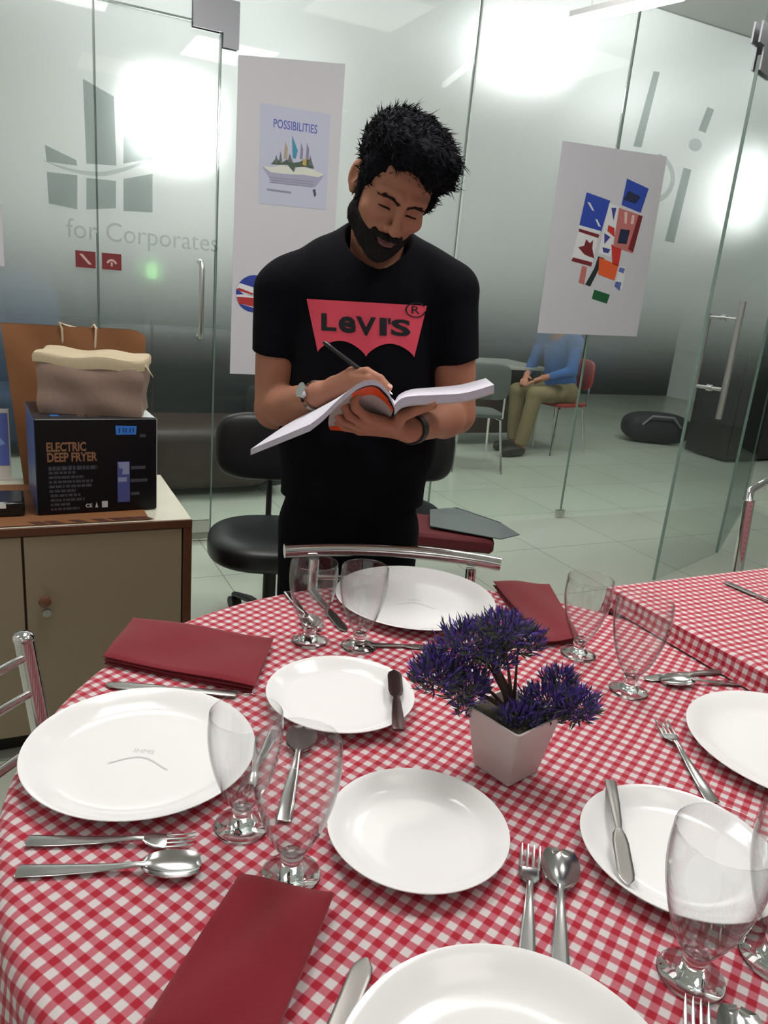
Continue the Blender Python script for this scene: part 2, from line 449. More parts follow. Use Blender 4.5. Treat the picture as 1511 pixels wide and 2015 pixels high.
# ---- open glass door leaf on the right and the fixed return beside it
E1 = np.array([1.43, 3.74, 0.0]); DD = np.array([math.cos(math.radians(46)), math.sin(math.radians(46)), 0.0]); DN = np.array([-DD[1], DD[0], 0])
E2 = E1 + DD*0.80
def leaf(name, A, B, z0, z1, m, parent=None, th=0.012):
    A = np.array(A); B = np.array(B); u = (B-A); L = np.linalg.norm(u); u /= L; n = np.array([-u[1], u[0], 0])
    c = (A+B)/2 + UZ*(z0+z1)/2
    return MB().box(c, (L, th, z1-z0), (u, n, UZ)).obj(name, m, parent, smooth=False)
d2 = struct(leaf('door_2', E1+DD*0.004, E2, 0.012, 2.44, m_pane))
leaf('polished_edge', E1, E1+DD*0.004, 0.012, 2.44, m_edge, d2, 0.015)
leaf('polished_edge', E2-DD*0.003, E2, 0.012, 2.44, m_edge, d2, 0.015)
hp = E1 + DD*0.20
hd = MB()
for sgn, r, z0, z1 in ((1, 0.013, 0.985, 1.36), (-1, 0.016, 0.86, 1.43)):
    hd.tube([hp + DN*0.075*sgn + UZ*z0, hp + DN*0.075*sgn + UZ*z1], r, 14)
for z in (1.005, 1.345):
    hd.tube([hp + DN*0.075 + UZ*z, hp - DN*0.075 + UZ*z], 0.009, 12)
    hd.tube([hp + DN*0.013 + UZ*z, hp - DN*0.013 + UZ*z], 0.016, 14)
hd.obj('door_handle', m_steel, d2)
pf = MB()
for sgn in (1, -1):
    o_ = E1 + DN*0.012*sgn
    pf.poly([o_ - DD*0.01 + UZ*2.38, o_ + DD*0.17 + UZ*2.38, o_ + DD*0.17 + UZ*2.55, o_ - DD*0.07 + UZ*2.55, o_ - DD*0.07 + UZ*2.47, o_ - DD*0.01 + UZ*2.47], DN*0.008*sgn)
pf.obj('patch_fitting', m_patch, d2, smooth=False)
E3 = W0 + WU*2.35
w6 = struct(leaf('window_6', E2+DD*0.006, E3 - WV*0.02, 0.012, CEIL, m_pane))
MB().box(E2 + DD*0.01 + UZ*1.66, (0.03, 0.05, 0.05), (DD, DN, UZ), 0.004).obj('lock', mat('black lock', (30, 30, 32), 0.4), w6)
w7 = struct(leaf('window_7', E1+DD*0.0, E3-WV*0.02, 2.56, CEIL-0.001, m_pane))

# ---- stickers and cut-out lettering on the left doors
m_red = mat('maroon sticker', (122, 40, 44), 0.5); m_pale = mat('sticker print', (205, 170, 168), 0.6)
for k, (s0, s1, lab) in enumerate(((-2.295, -2.212, 'small maroon push sticker on the glass, left of the door joint'), (-2.186, -2.103, 'small maroon pull sticker on the glass, right of the door joint'))):
    st = MB().poly([WS(s0, 1.315, 0.0085), WS(s1, 1.315, 0.0085), WS(s1, 1.385, 0.0085), WS(s0, 1.385, 0.0085)], -WV*0.001).obj('door_sticker', m_red, smooth=False)
    tag(st, lab, 'sticker', 'maroon stickers on the glass door')
    mk = MB()
    c = (s0+s1)/2
    if k == 0: mk.poly([WS(c-0.026, 1.372, 0.010), WS(c-0.012, 1.372, 0.010), WS(c+0.026, 1.33, 0.010), WS(c+0.012, 1.33, 0.010)], -WV*0.0005)
    else:
        G = [[WS(c + r*math.cos(a_), 1.338 + r*math.sin(a_), 0.010) for r in (0.014, 0.023)] for a_ in np.linspace(0.2, 2.9, 10)]
        mk.grid(G); mk.poly([WS(c-0.004, 1.330, 0.010), WS(c+0.004, 1.330, 0.010), WS(c+0.004, 1.348, 0.010), WS(c-0.004, 1.348, 0.010)], -WV*0.0005)
    mk.obj('sticker_print', m_pale, st, smooth=False)
m_cut = bpy.data.materials.new('etched emblem'); m_cut.use_nodes = True; nt = m_cut.node_tree; nt.nodes.clear()
t_ = nt.nodes.new('ShaderNodeBsdfTransparent'); t_.inputs[0].default_value = (0.79, 0.815, 0.81, 1)
d_2 = nt.nodes.new('ShaderNodeBsdfDiffuse'); d_2.inputs[0].default_value = lin((120, 132, 128)) + (1,)
x_ = nt.nodes.new('ShaderNodeMixShader'); x_.inputs[0].default_value = 0.12; nt.links.new(t_.outputs[0], x_.inputs[1]); nt.links.new(d_2.outputs[0], x_.inputs[2])
o_2 = nt.nodes.new('ShaderNodeOutputMaterial'); nt.links.new(x_.outputs[0], o_2.inputs[0])
LO = 0.0095
def cut(pts, mb): mb.poly([WP(x, y, LO) for x, y in pts], -WV*0.0004)
em = MB()
cut([(163,155),(224,190),(229,326),(170,322)][::-1], em)
cut([(88,285),(150,315),(152,326),(92,318)][::-1], em)
cut([(243,268),(300,300),(300,312),(243,322)][::-1], em)
cut([(92,338),(152,345),(152,412),(96,400)][::-1], em)
cut([(170,350),(228,356),(228,410),(170,412)][::-1], em)
cut([(243,352),(300,342),(300,418),(243,415)][::-1], em)
xs = np.linspace(86, 325, 24)
em.grid([[WP(x, 338 - 55*((x-200)/125)**2*0.5 - (0 if x < 200 else 0.12*(x-200)), LO) for x in xs], [WP(x, 338 + 9*math.cos((x-205)/120*1.5) - 55*((x-200)/125)**2*0.5 - (0 if x < 200 else 0.12*(x-200)), LO) for x in xs]])
tag(em.obj('window_emblem', m_cut, smooth=False), 'grey etched emblem of upright bars and a swoosh on the left glass', 'emblem')
o = put_text('for Corporates', 0.115, WP(286, 466), WU, UZ, -WV*LO, sx=0.93).obj('window_lettering', m_cut, smooth=False)
tag(o, 'etched words reading for Corporates across the left glass door', 'lettering')
em = MB()
for pl in ([(1286,140),(1298,142),(1262,290),(1246,288)], [(1392,210),(1405,216),(1388,262),(1374,256)], [(1345,330),(1360,334),(1326,478),(1308,474)]): cut(pl[::-1], em)
G = [[WP(1368 + r*math.cos(a_), 285 + r*math.sin(a_), LO) for r in (0.5, 13)] for a_ in np.linspace(0, 2*math.pi, 18)]; em.grid(G)
G = [[WP(1285 + r*math.cos(a_), 350 + 1.15*r*math.sin(a_), LO) for r in (34, 43)] for a_ in np.linspace(-1.3, 1.4, 18)]; em.grid(G)
tag(em.obj('window_emblem', m_cut, smooth=False), 'large slanted letter strokes etched on the glass behind the flag poster', 'emblem')

# ---- lamps
m_panel = emit('panel diffuser', (255, 252, 246), L_ROOM); m_hpanel = emit('hall panel diffuser', (252, 255, 254), L_HALL)
m_frame = mat('lamp housing', (225, 225, 225), 0.5)
def uv_(s, t): q = W0 + WU*s + WV*t; return q[0], q[1]
def panel(x, y, m, lab, grp, size=0.6, rot=WA):
    u = np.array([math.cos(rot), math.sin(rot), 0]); n = np.array([-u[1], u[0], 0]); c = np.array([x, y, CEIL])
    t = thing('ceiling_light', lab, 'light', c - UZ*0.03, grp)
    MB().box(c - UZ*0.014, (size+0.04, size+0.04, 0.026), (u, n, UZ), 0.004).obj('housing', m_frame, t, smooth=False)
    MB().box(c - UZ*0.029, (size, size, 0.004), (u, n, UZ)).obj('diffuser', m, t, smooth=False)
m_bpanel = emit('bright panel diffuser', (255, 253, 248), L_BACK)
for s_, t_0, w_ in ((-2.1, -1.05, 'above the cabinet'), (-0.55, -1.05, 'above the tall poster'), (1.0, -1.05, 'above the flag poster')):
    x, y = uv_(s_, t_0); panel(x, y, m_bpanel, 'square ceiling light panel close to the glass wall, ' + w_, 'ceiling panels beside the glass wall')
m_opanel = emit('overhead panel diffuser', (255, 253, 250), L_OVER)
for x, y, w_ in ((-0.45, 1.75, 'left half'), (0.95, 1.70, 'right half')): panel(x, y, m_opanel, 'bright square ceiling light panel above the %s of the round table' % w_, 'ceiling panels above the round table')
for x, y, w_ in ((-0.9, -0.4, 'just behind the camera, left side'), (0.9, 0.35, 'above the near edge of the round table'), (-2.2, 1.1, 'beyond the left edge, beside the cabinet'), (2.6, 1.0, 'over the far end of the side table'), (0.3, -2.2, 'well behind the camera, right side'), (-1.6, -2.4, 'well behind the camera, left side')):
    panel(x, y, m_panel, 'dim square ceiling light panel ' + w_, 'ceiling panels over the dining room')
for s, t, w_ in ((-2.6, 1.4, 'above the dark sofa'), (-0.3, 3.0, 'in the middle of the hall'), (1.9, 1.6, 'above the seated person'), (3.6, 3.2, 'above the long dark cupboard'), (-3.4, 3.8, 'in the far left corner')):
    x, y = uv_(s, t); panel(x, y, m_hpanel, 'hall ceiling light panel behind the glass, ' + w_, 'ceiling panels in the hall')
# tube light on the ceiling close to the glass wall
m_tube = emit('tube glow', (250, 252, 255), L_TUBE)
TZ = 2.60
tA, tB = Z(1132, 42, TZ), Z(1345, -8, TZ)
tt = thing('tube_light', 'long white tube light hanging under the ceiling above the flag poster', 'light', tA)
MB().tube([tA, tB], 0.018, 12).obj('tube', m_tube, tt)
tdir = (tB-tA)/np.linalg.norm(tB-tA)
MB().box((tA+tB)/2 + UZ*0.028, (np.linalg.norm(tB-tA)+0.04, 0.05, 0.024), (tdir, np.cross(UZ, tdir), UZ)).obj('housing', m_frame, tt, smooth=False)
for k_ in (0.15, 0.85):
    rp = tA*(1-k_)+tB*k_; MB().tube([rp + UZ*0.04, np.array([rp[0], rp[1], CEIL-0.001])], 0.003, 8).obj('hanging_rod', m_frame, tt)
# lamps close behind the frosted glass
m_pend = emit('hall lamp glow', (250, 255, 252), L_PEND)
for (px, py, dist, w, h, lab) in ((340, 238, 0.85, 0.46, 0.40, 'bright hanging lamp glowing behind the frosted glass left of the poster'), (1035, 95, 0.85, 0.62, 0.30, 'wide hanging lamp glowing behind the frosted glass above the man'), (1462, 375, 0.8, 0.26, 0.55, 'tall hanging lamp glowing behind the glass at the right')):
    c = WP(px, py, -dist)
    t = thing('hanging_lamp', lab, 'light', c)
    MB().superell(c, (w/2, 0.05, h/2), 0.45, 0.5, (WU, WV, UZ), 28).obj('lamp_shade', m_pend, t)
    MB().tube([c + UZ*h/2*0.98, np.array([c[0], c[1], CEIL])], 0.006, 8).obj('hanging_rod', m_frame, t)

# ================================================================== ROUND TABLE, CLOTHS
T = 0.760
TC = np.array([0.180, 0.912]); TR = 0.612
wood = mat('table board', (120, 84, 56), 0.5)
t = thing('round_table', 'round dining table under the red gingham cloth', 'table', (TC[0], TC[1], 0))
MB().lathe([(0, T-0.030), (TR-0.034, T-0.030), (TR-0.030, T-0.026), (TR-0.030, T-0.008), (TR-0.034, T-0.004), (0, T-0.004)], (TC[0], TC[1], 0), 96).obj('tabletop', wood, t)
for a_ in (0.6, 2.17, 3.74, 5.31):
    p = np.array([TC[0] + 0.40*math.cos(a_), TC[1] + 0.40*math.sin(a_), 0])
    MB().tube([p, p + UZ*(T-0.031)], 0.018, 12).obj('leg', m_steel, t)

def gingham(name, ang, per, ox, oy):
    m = bpy.data.materials.new(name); m.use_nodes = True; nt = m.node_tree; b = nt.nodes['Principled BSDF']
    b.inputs['Roughness'].default_value = 0.85; b.inputs['Specular IOR Level'].default_value = 0.2; b.inputs['Sheen Weight'].default_value = 0.15
    uv = nt.nodes.new('ShaderNodeUVMap'); uv.uv_map = 'uv'
    sep = nt.nodes.new('ShaderNodeSeparateXYZ'); nt.links.new(uv.outputs[0], sep.inputs[0])
    def M_(op, a, b_=None, c_=None):
        n = nt.nodes.new('ShaderNodeMath'); n.operation = op
        for i, q in enumerate((a, b_, c_)):
            if q is None: continue
            if isinstance(q, (int, float)): n.inputs[i].default_value = q
            else: nt.links.new(q, n.inputs[i])
        return n.outputs[0]
    wn = nt.nodes.new('ShaderNodeTexNoise'); wn.inputs['Scale'].default_value = 9; nt.links.new(uv.outputs[0], wn.inputs['Vector'])
    wa = M_('MULTIPLY', M_('SUBTRACT', wn.outputs['Fac'], 0.5), 0.006)
    ca, sa = math.cos(ang), math.sin(ang)
    X = M_('ADD', M_('ADD', M_('MULTIPLY', M_('SUBTRACT', sep.outputs[0], ox), ca), M_('MULTIPLY', M_('SUBTRACT', sep.outputs[1], oy), sa)), wa)
    Y = M_('ADD', M_('SUBTRACT', M_('MULTIPLY', M_('SUBTRACT', sep.outputs[1], oy), ca), M_('MULTIPLY', M_('SUBTRACT', sep.outputs[0], ox), sa)), wa)
    def stripe(q):                       # 1 on a red band
        f = M_('FRACT', M_('ADD', M_('DIVIDE', q, per), 10.25))
        d = M_('ABSOLUTE', M_('SUBTRACT', f, 0.75))          # white square centred on 0
        return M_('SUBTRACT', 1.0, M_('SMOOTH_MIN', 1.0, M_('MAXIMUM', 0.0, M_('MULTIPLY', M_('SUBTRACT', d, 0.20), 12.0)), 0.05))
    sX, sY = stripe(X), stripe(Y)
    v = M_('MULTIPLY', M_('ADD', sX, sY), 0.5)
    cr = nt.nodes.new('ShaderNodeValToRGB'); cr.color_ramp.elements[0].color = lin((214, 204, 204)) + (1,); cr.color_ramp.elements[1].color = lin((170, 32, 50)) + (1,)
    e = cr.color_ramp.elements.new(0.5); e.color = lin((192, 104, 116)) + (1,)
    nt.links.new(v, cr.inputs[0]); nt.links.new(cr.outputs[0], b.inputs['Base Color'])
    w1_ = nt.nodes.new('ShaderNodeTexNoise'); w1_.inputs['Scale'].default_value = 900; nt.links.new(uv.outputs[0], w1_.inputs['Vector'])
    w2_ = nt.nodes.new('ShaderNodeTexNoise'); w2_.inputs['Scale'].default_value = 14; w2_.inputs['Detail'].default_value = 2; nt.links.new(uv.outputs[0], w2_.inputs['Vector'])
    bp = nt.nodes.new('ShaderNodeBump'); bp.inputs['Strength'].default_value = 0.3; bp.inputs['Distance'].default_value = 0.0008; nt.links.new(w1_.outputs['Fac'], bp.inputs['Height'])
    bp2 = nt.nodes.new('ShaderNodeBump'); bp2.inputs['Strength'].default_value = 0.35; bp2.inputs['Distance'].default_value = 0.006; nt.links.new(w2_.outputs['Fac'], bp2.inputs['Height']); nt.links.new(bp.outputs[0], bp2.inputs['Normal'])
    nt.links.new(bp2.outputs[0], b.inputs['Normal'])
    return m
PER = 0.0180
m_ging = gingham('red gingham', math.radians(-32.5), PER, -0.2502 - TC[0], 0.5557 - TC[1])
# round cloth: flat top, soft edge, hanging folds
prof = []
for r in np.linspace(0.0, TR-0.02, 26): prof.append((r, T, r))
L = TR-0.02
for a_ in np.linspace(0.15, math.pi/2, 9):
    prof.append((TR-0.02 + 0.024*math.sin(a_), T - 0.024*(1-math.cos(a_)), L + 0.024*a_))
L2 = L + 0.024*math.pi/2
for q in np.linspace(0.012, 0.25, 18): prof.append((TR+0.004 + 0.05*q, T - 0.024 - q, L2 + q))
NA = 240; V = []; UVs = []; F = []
for i, (r, z, l) in enumerate(prof):
    for k in range(NA):
        a_ = 2*math.pi*k/NA
        drop = max(0.0, (T-0.024 - z))
        w = drop/0.30
        fold = (0.026 + 0.026*math.sin(a_*17 + 0.7) + 0.010*math.sin(a_*31 + 2))*min(1, w*1.3)
        rr = r + fold
        V.append((TC[0] + rr*math.cos(a_), TC[1] + rr*math.sin(a_), z)); UVs.append((l*math.cos(a_), l*math.sin(a_)))
for i in range(len(prof)-1):
    for k in range(NA):
        k2 = (k+1) % NA; F.append((i*NA+k, (i+1)*NA+k, (i+1)*NA+k2, i*NA+k2))
cl = MB().add(V, F); cl.uv = UVs
tag(cl.obj('tablecloth', m_ging, angle=80), 'red and white gingham cloth draped over the round table', 'tablecloth')

# the neighbouring rectangular table with its own cloth, a little higher, at the right
A0 = np.array([0.487, 1.487]); U2 = WU[:2]; V2 = np.array([U2[1], -U2[0]])
T2 = 0.800; LX, LY = 1.25, 0.40
def q2(a_, b_, z): p = A0 + U2*a_ + V2*b_; return np.array([p[0], p[1], z])
c2 = q2(LX/2, LY/2, 0)
t = thing('side_table', 'rectangular table under a gingham cloth at the right', 'table', c2)
MB().box(q2(LX/2, LY/2, T2-0.0125), (LX-0.012, LY-0.012, 0.019), (WU, np.array([V2[0], V2[1], 0]), UZ)).obj('tabletop', wood, t, smooth=False)
for a_, b_ in ((0.34, 0.07), (0.40, LY-0.05), (LX-0.06, 0.06), (LX-0.06, LY-0.06)):
    MB().tube([q2(a_, b_, T+0.003 if math.hypot(*(q2(a_, b_, 0)[:2]-TC)) < TR+0.03 else 0.0), q2(a_, b_, T2-0.023)], 0.014, 12).obj('leg', m_steel, t)
m_ging2 = gingham('red gingham on the side table', 0.0, PER, 0, 0)
NXc, NYc = 90, 46
over = 0.22
us = np.linspace(-over, LX+over, NXc); vs = np.linspace(-over, LY+over, NYc)
us = np.unique(np.concatenate([us, [0, 0.006, -0.006, LX, LX+0.006]])); vs = np.unique(np.concatenate([vs, [0, 0.006, -0.006, LY, LY+0.006]]))
V = []; UVs = []; F = []
for a_ in us:
    for b_ in vs:
        dx = max(0, -a_, a_-LX); dy = max(0, -b_, b_-LY); d = math.hypot(dx, dy) if (dx > 0 and dy > 0) else max(dx, dy)
        ca_ = min(max(a_, 0), LX); cb_ = min(max(b_, 0), LY)
        drop = max(0, d - 0.004); outx = (0.007 + 0.10*drop + 0.012*math.sin(b_*60)*min(1, drop*8)) if dx > 0 else 0; outy = (0.007 + 0.10*drop + 0.012*math.sin(a_*55)*min(1, drop*8)) if dy > 0 else 0
        pa = ca_ + (outx if a_ > LX else -outx if a_ < 0 else 0); pb = cb_ + (outy if b_ > LY else -outy if b_ < 0 else 0)
        z = T2 - drop
        z += 0.0035*max(0, math.sin(b_*42 + a_*9))*max(0, 1-abs(b_-LY*0.72)/0.14) if d == 0 else 0
        p = q2(pa, pb, z)
        inside = math.hypot(p[0]-TC[0], p[1]-TC[1]) < TR + 0.012
        if inside and z < T + 0.004:
            ex = T + 0.004 - z; z = T + 0.004 + 0.0008*math.sin(a_*90)
            pa2 = pa + (-ex if a_ < 0 else 0); pb2 = pb + (ex if b_ > LY else 0)
            ex_c = min(ex, 0.012)
            of_ = 0.007 + 0.004 + ex_c*0.6
            pa2 = -of_ if a_ < 0 else pa; pb2 = LY + of_ if b_ > LY else pb
            p = q2(pa2, pb2, z)
        V.append((p[0], p[1], z)); UVs.append((a_, b_))
n_ = len(vs)
for i in range(len(us)-1):
    for j in range(n_-1): F.append((i*n_+j, i*n_+j+1, (i+1)*n_+j+1, (i+1)*n_+j))
cl = MB().add(V, F); cl.uv = UVs
tag(cl.obj('tablecloth', m_ging2, angle=60), 'red and white gingham cloth on the rectangular side table', 'tablecloth')

# ================================================================== PLATES
m_china = mat('white melamine', (246, 243, 243), 0.14, spec=0.4)
m_print = mat('grey plate print', (205, 202, 202), 0.3)
def plate_prof(r, h=0.020):
    p = [(0, 0.0035), (r*0.60, 0.0035), (r*0.72, 0.0045), (r*0.80, 0.0075), (r*0.87, 0.0125), (r*0.94, h*0.86), (r*0.985, h*0.985), (r, h), (r*1.004, h*0.96), (r*0.99, h*0.88), (r*0.93, h*0.68), (r*0.86, 0.0085), (r*0.78, 0.0040), (r*0.70, 0.0012), (r*0.62, 0), (0, 0)]
    return p[::-1]
def plate(r, c, lab, grp, mark=False):
    t = thing('dinner_plate' if r > 0.12 else 'side_plate', lab, 'plate', (c[0], c[1], T+0.001), grp)
    MB().lathe(plate_prof(r), (c[0], c[1], T+0.001), 96).obj('dish', m_china, t, angle=60)
    if mark:
        k = put_text('IHMS', 0.012, (c[0], c[1]+0.01, T+0.0048), (1, 0, 0), (0, 1, 0), (0, 0, 0.0), bold=0.0)
        k.grid([[(c[0]+x, c[1]-0.004+0.012*math.cos(x*60)+dy, T+0.0048) for x in np.linspace(-0.035, 0.04, 12)] for dy in (-0.012, -0.009)][::-1])
        k.obj('crest_print', m_print, t, smooth=False)
    return t
zr = T + 0.02
def cen(x0, x1, y0, y1):
    cx_, cy_ = (x0+x1)/2, (y0+y1)/2
    a_, b_ = Z(x0, cy_, zr), Z(x1, cy_, zr); c_, d_2 = Z(cx_, y0, zr), Z(cx_, y1, zr)
    return np.array([(a_[0]+b_[0])/2, (c_[1]+d_2[1])/2]), (np.linalg.norm(a_-b_) + np.linalg.norm(c_-d_2))/4
for box_, lab, grp, mk in (((36, 492, 1352, 1615), 'large white dinner plate at the left edge of the round table', 'dinner plates', True),
                      ((672, 957, 1112, 1244), 'large white dinner plate at the far side, nearest the standing man', 'dinner plates', True),
                      ((528, 806, 1288, 1447), 'small white side plate with a brown-tinged knife across its rim', 'side plates', False),
                      ((648, 994, 1510, 1764), 'small empty white side plate in the middle of the front', 'side plates', False),
                      ((1165, 1517, 1553, 1808), 'small white side plate with a steel knife on it, behind the front goblet', 'side plates', False)):
    c_, r_2 = cen(*box_); plate(r_2, c_, lab, grp, mk); print('plate', c_, r_2)
plate(0.143, (0.140, 0.427), 'large white dinner plate at the near edge, cut by the bottom of the view', 'dinner plates')
plate(0.146, (0.617, 0.972), 'large white dinner plate at the right, beside the lone fork', 'dinner plates')

# ================================================================== GOBLETS
m_glass = thin_glass('drinking glass', tint=(0.975, 0.98, 0.98), edge=(0.40, 0.42, 0.43), power=1.25, rough=0.01)
m_gfoot = bpy.data.materials.new('solid glass foot'); m_gfoot.use_nodes = True
b = m_gfoot.node_tree.nodes['Principled BSDF']; b.inputs['Transmission Weight'].default_value = 1.0; b.inputs['Roughness'].default_value = 0.02; b.inputs['IOR'].default_value = 1.45; b.inputs['Base Color'].default_value = (0.98, 0.99, 0.99, 1)
def bowl_prof(H, R):
    pts = [(0.28, 0.19), (0.40, 0.23), (0.56, 0.31), (0.72, 0.42), (0.86, 0.55), (0.955, 0.68), (1.0, 0.80), (0.995, 0.90), (0.965, 1.0)]
    xs = np.linspace(0, len(pts)-1, 26); i0 = np.arange(len(pts))
    # smooth the profile
    pr = np.array(pts); r = np.interp(xs, i0, pr[:, 0]); z = np.interp(xs, i0, pr[:, 1])
    for _ in range(3): r[1:-1] = (r[:-2]+2*r[1:-1]+r[2:])/4; z[1:-1] = (z[:-2]+2*z[1:-1]+z[2:])/4
    return r*R, z*H
GOB = {}
def goblet(base, lab, H=0.145, R=0.041):
    base = np.array([base[0], base[1], T+0.0008])
    r, z = bowl_prof(H, R)
    t = thing('water_goblet', lab, 'glass', base, 'footed glass goblets')
    w = 0.0012
    outer = list(zip(r, z)); inner = list(zip(r-w, z))[::-1]
    inner[-1] = (r[0]-w, z[0]+0.004)
    MB().lathe([(0, z[0]-0.002)] + outer + [(r[-1]-w/2, z[-1]+0.0009)] + inner + [(0, z[0]+0.004)], base, 48).obj('bowl', m_glass, t, angle=180)
    f = MB().lathe([(0, 0), (0.030, 0), (0.0315, 0.0015), (0.030, 0.0032), (0.019, 0.0065), (0.0115, 0.011), (0.0095, 0.016), (0.0118, 0.021), (0.0118, z[0]-0.003), (0, z[0]-0.003)], base, 32)
    f.obj('foot', m_gfoot, t, angle=180)
    return t
for (fx, fy_), (rx_, ry_), lab in (((1358, 1922), (1400, 1698), 'goblet in front of the right side plate, nearest the camera'),
                           ((1520, 1890), (1560, 1680), 'goblet cut by the right edge of the view, bottom right'),
                           ((572, 1722), (594, 1465), 'goblet touching the front side plate, second from the left plate'),
                           ((476, 1626), (510, 1430), 'goblet overlapping the left dinner plate rim'),
                           ((609, 1262), (627, 1125), 'goblet left of the far dinner plate with spoon and knife seen through it'),
                           ((706, 1272), (718, 1140), 'goblet standing in front of the far dinner plate'),
                           ((1236, 1360), (1257, 1190), 'tall goblet before the rectangular table, right of the plant'),
                           ((1137, 1288), (1160, 1150), 'goblet beside the far right napkin, behind the plant')):
    p = Z(fx, fy_, T); big = 1.10 if rx_ in (1257, 594, 1400, 1560) else 1.0
    goblet(p, lab, 0.145*big, 0.041*big)

# ================================================================== NAPKINS
m_nap = mat('maroon napkin cloth', (124, 26, 38), 0.9, spec=0.15, sheen=0.3, bump=0.25, bscale=900, vary=0.06, vscale=12)
def napkin(pix, lab, layers=3, th=0.0038, zc=0.768):
    q = [Z(x, y, zc)[:2] for x, y in pix]; q = [np.array(p) for p in q]
    t = MB(); z = T + 0.0006; cen_ = sum(q)/4
    for k in range(layers):
        sh = (random.uniform(-1, 1)*0.0025, random.uniform(-1, 1)*0.0025)
        N = 26; G = []; Gb = []
        for i in range(N+1):
            a_ = i/N; ra = []; rb = []
            for j in range(N+1):
                b_ = j/N
                p = (q[0]*(1-a_)+q[1]*a_)*(1-b_) + (q[3]*(1-a_)+q[2]*a_)*b_ + np.array(sh)
                p = p + (p-cen_)*(-0.012*(layers-1-k))
                e = min(a_, 1-a_, b_, 1-b_)*N
                pinch = 1 - max(0, 1-e/1.2)**2
                wav = 0.0016*math.sin(a_*7 + k)*math.sin(b_*5 + 2*k)*(k+1)*0.6
                ra.append((p[0], p[1], z + th*0.5 + th*0.5*pinch + wav + 0.0015)); rb.append((p[0], p[1], z + th*0.5 - th*0.5*pinch + (wav if k else 0)))
            G.append(ra); Gb.append(rb)
        t.grid(G, flip=True); t.grid(Gb)
        # close the sides
        def side(top, bot): t.grid([top, bot])
        side([g[0] for g in G], [g[0] for g in Gb]); side([g[-1] for g in Gb], [g[-1] for g in G]); side(Gb[0], G[0]); side(G[-1], Gb[-1])
        z += th + 0.0013
    return tag(t.obj('napkin', m_nap, angle=50), lab, 'napkin', 'folded maroon napkins')
napkin([(262, 1220), (538, 1262), (500, 1358), (203, 1300)], 'folded maroon napkin behind the left dinner plate, near the cabinet', 3, 0.0042)
napkin([(472, 1737), (657, 1777), (535, 2075), (265, 2060)], 'folded maroon napkin at the near edge, lower left', 4, 0.0036)
napkin([(970, 1146), (1080, 1152), (1140, 1260), (1066, 1268)], 'folded maroon napkin at the far right, behind the plant', 3, 0.0034)

# ================================================================== CUTLERY
def ribbon(secs, n=12, mb=None):
    """secs: (x, half width, z centre, half thickness), rounded section, along +x"""
    mb = mb or MB(); V = []; F = []
    for (x, w, z, h) in secs:
        for k in range(n):
            a_ = 2*math.pi*k/n; c_, s_ = math.cos(a_), math.sin(a_)
            V.append((x, w*math.copysign(abs(c_)**0.7, c_), z + h*math.copysign(abs(s_)**0.7, s_)))
    for i in range(len(secs)-1):
        for k in range(n):
            k2 = (k+1) % n; F.append((i*n+k, i*n+k2, (i+1)*n+k2, (i+1)*n+k))
    F.append(tuple(range(n))[::-1]); F.append(tuple((len(secs)-1)*n+k for k in range(n)))
    return mb.add(V, F)
m_cut_st = mat('cutlery steel', (205, 203, 202), 0.16, metal=1.0)
m_dull = mat('dull knife steel', (150, 146, 142), 0.30, metal=1.0)
def handle_secs():
    return [(0.0, 0.0085, 0.003, 0.0009), (0.002, 0.0098, 0.003, 0.0012), (0.04, 0.0088, 0.0032, 0.0013), (0.08, 0.0068, 0.0042, 0.0014), (0.105, 0.0048, 0.0062, 0.0016), (0.125, 0.0038, 0.0085, 0.0017), (0.135, 0.0042, 0.0085, 0.0015)]
def make_spoon():
    t = thing('spoon', None, None); ribbon(handle_secs()).obj('handle', m_cut_st, t, origin='world')
    mb = MB(); NU, NV = 18, 12; top = []; bot = []
    for i in range(NU+1):
        u = i/NU; x = 0.131 + 0.064*u; w = 0.0215*math.sqrt(max(0, 1-((u-0.54)/0.56)**2))**0.9 if u < 0.985 else 0.001; w = max(w, 0.002)
        ra, rb = [], []
        for j in range(NV+1):
            v = -1 + 2*j/NV; d = 0.0085*math.sqrt(max(0, 1-((u-0.54)/0.58)**2))*(1-v*v)
            z = 0.0102 - 0.002*u - d; ra.append((x, w*v, z)); rb.append((x, w*v, z-0.0012))
        top.append(ra); bot.append(rb)
    mb.grid(top); mb.grid(bot, flip=True); mb.grid([[r[0] for r in top], [r[0] for r in bot]]); mb.grid([[r[-1] for r in bot], [r[-1] for r in top]])
    mb.obj('bowl', m_cut_st, t, origin='world'); return t
def make_fork():
    t = thing('fork', None, None); ribbon(handle_secs()).obj('handle', m_cut_st, t, origin='world')
    mb = MB(); ribbon([(0.133, 0.004, 0.0085, 0.001), (0.140, 0.0095, 0.0065, 0.001), (0.148, 0.0120, 0.0045, 0.001), (0.158, 0.0125, 0.0035, 0.001), (0.162, 0.0122, 0.0035, 0.001)], mb=mb)
    for k in range(4):
        y = -0.0102 + 0.0068*k; n0 = len(mb.v)
        ribbon([(0.160, 0.0019, 0.0036, 0.0009), (0.178, 0.0017, 0.0046, 0.0009), (0.190, 0.0013, 0.0068, 0.0007), (0.195, 0.0006, 0.0082, 0.0004)], 8, mb)
        for q in range(n0, len(mb.v)): v = mb.v[q]; mb.v[q] = (v[0], v[1]+y, v[2])
    mb.obj('tines', m_cut_st, t, origin='world'); return t
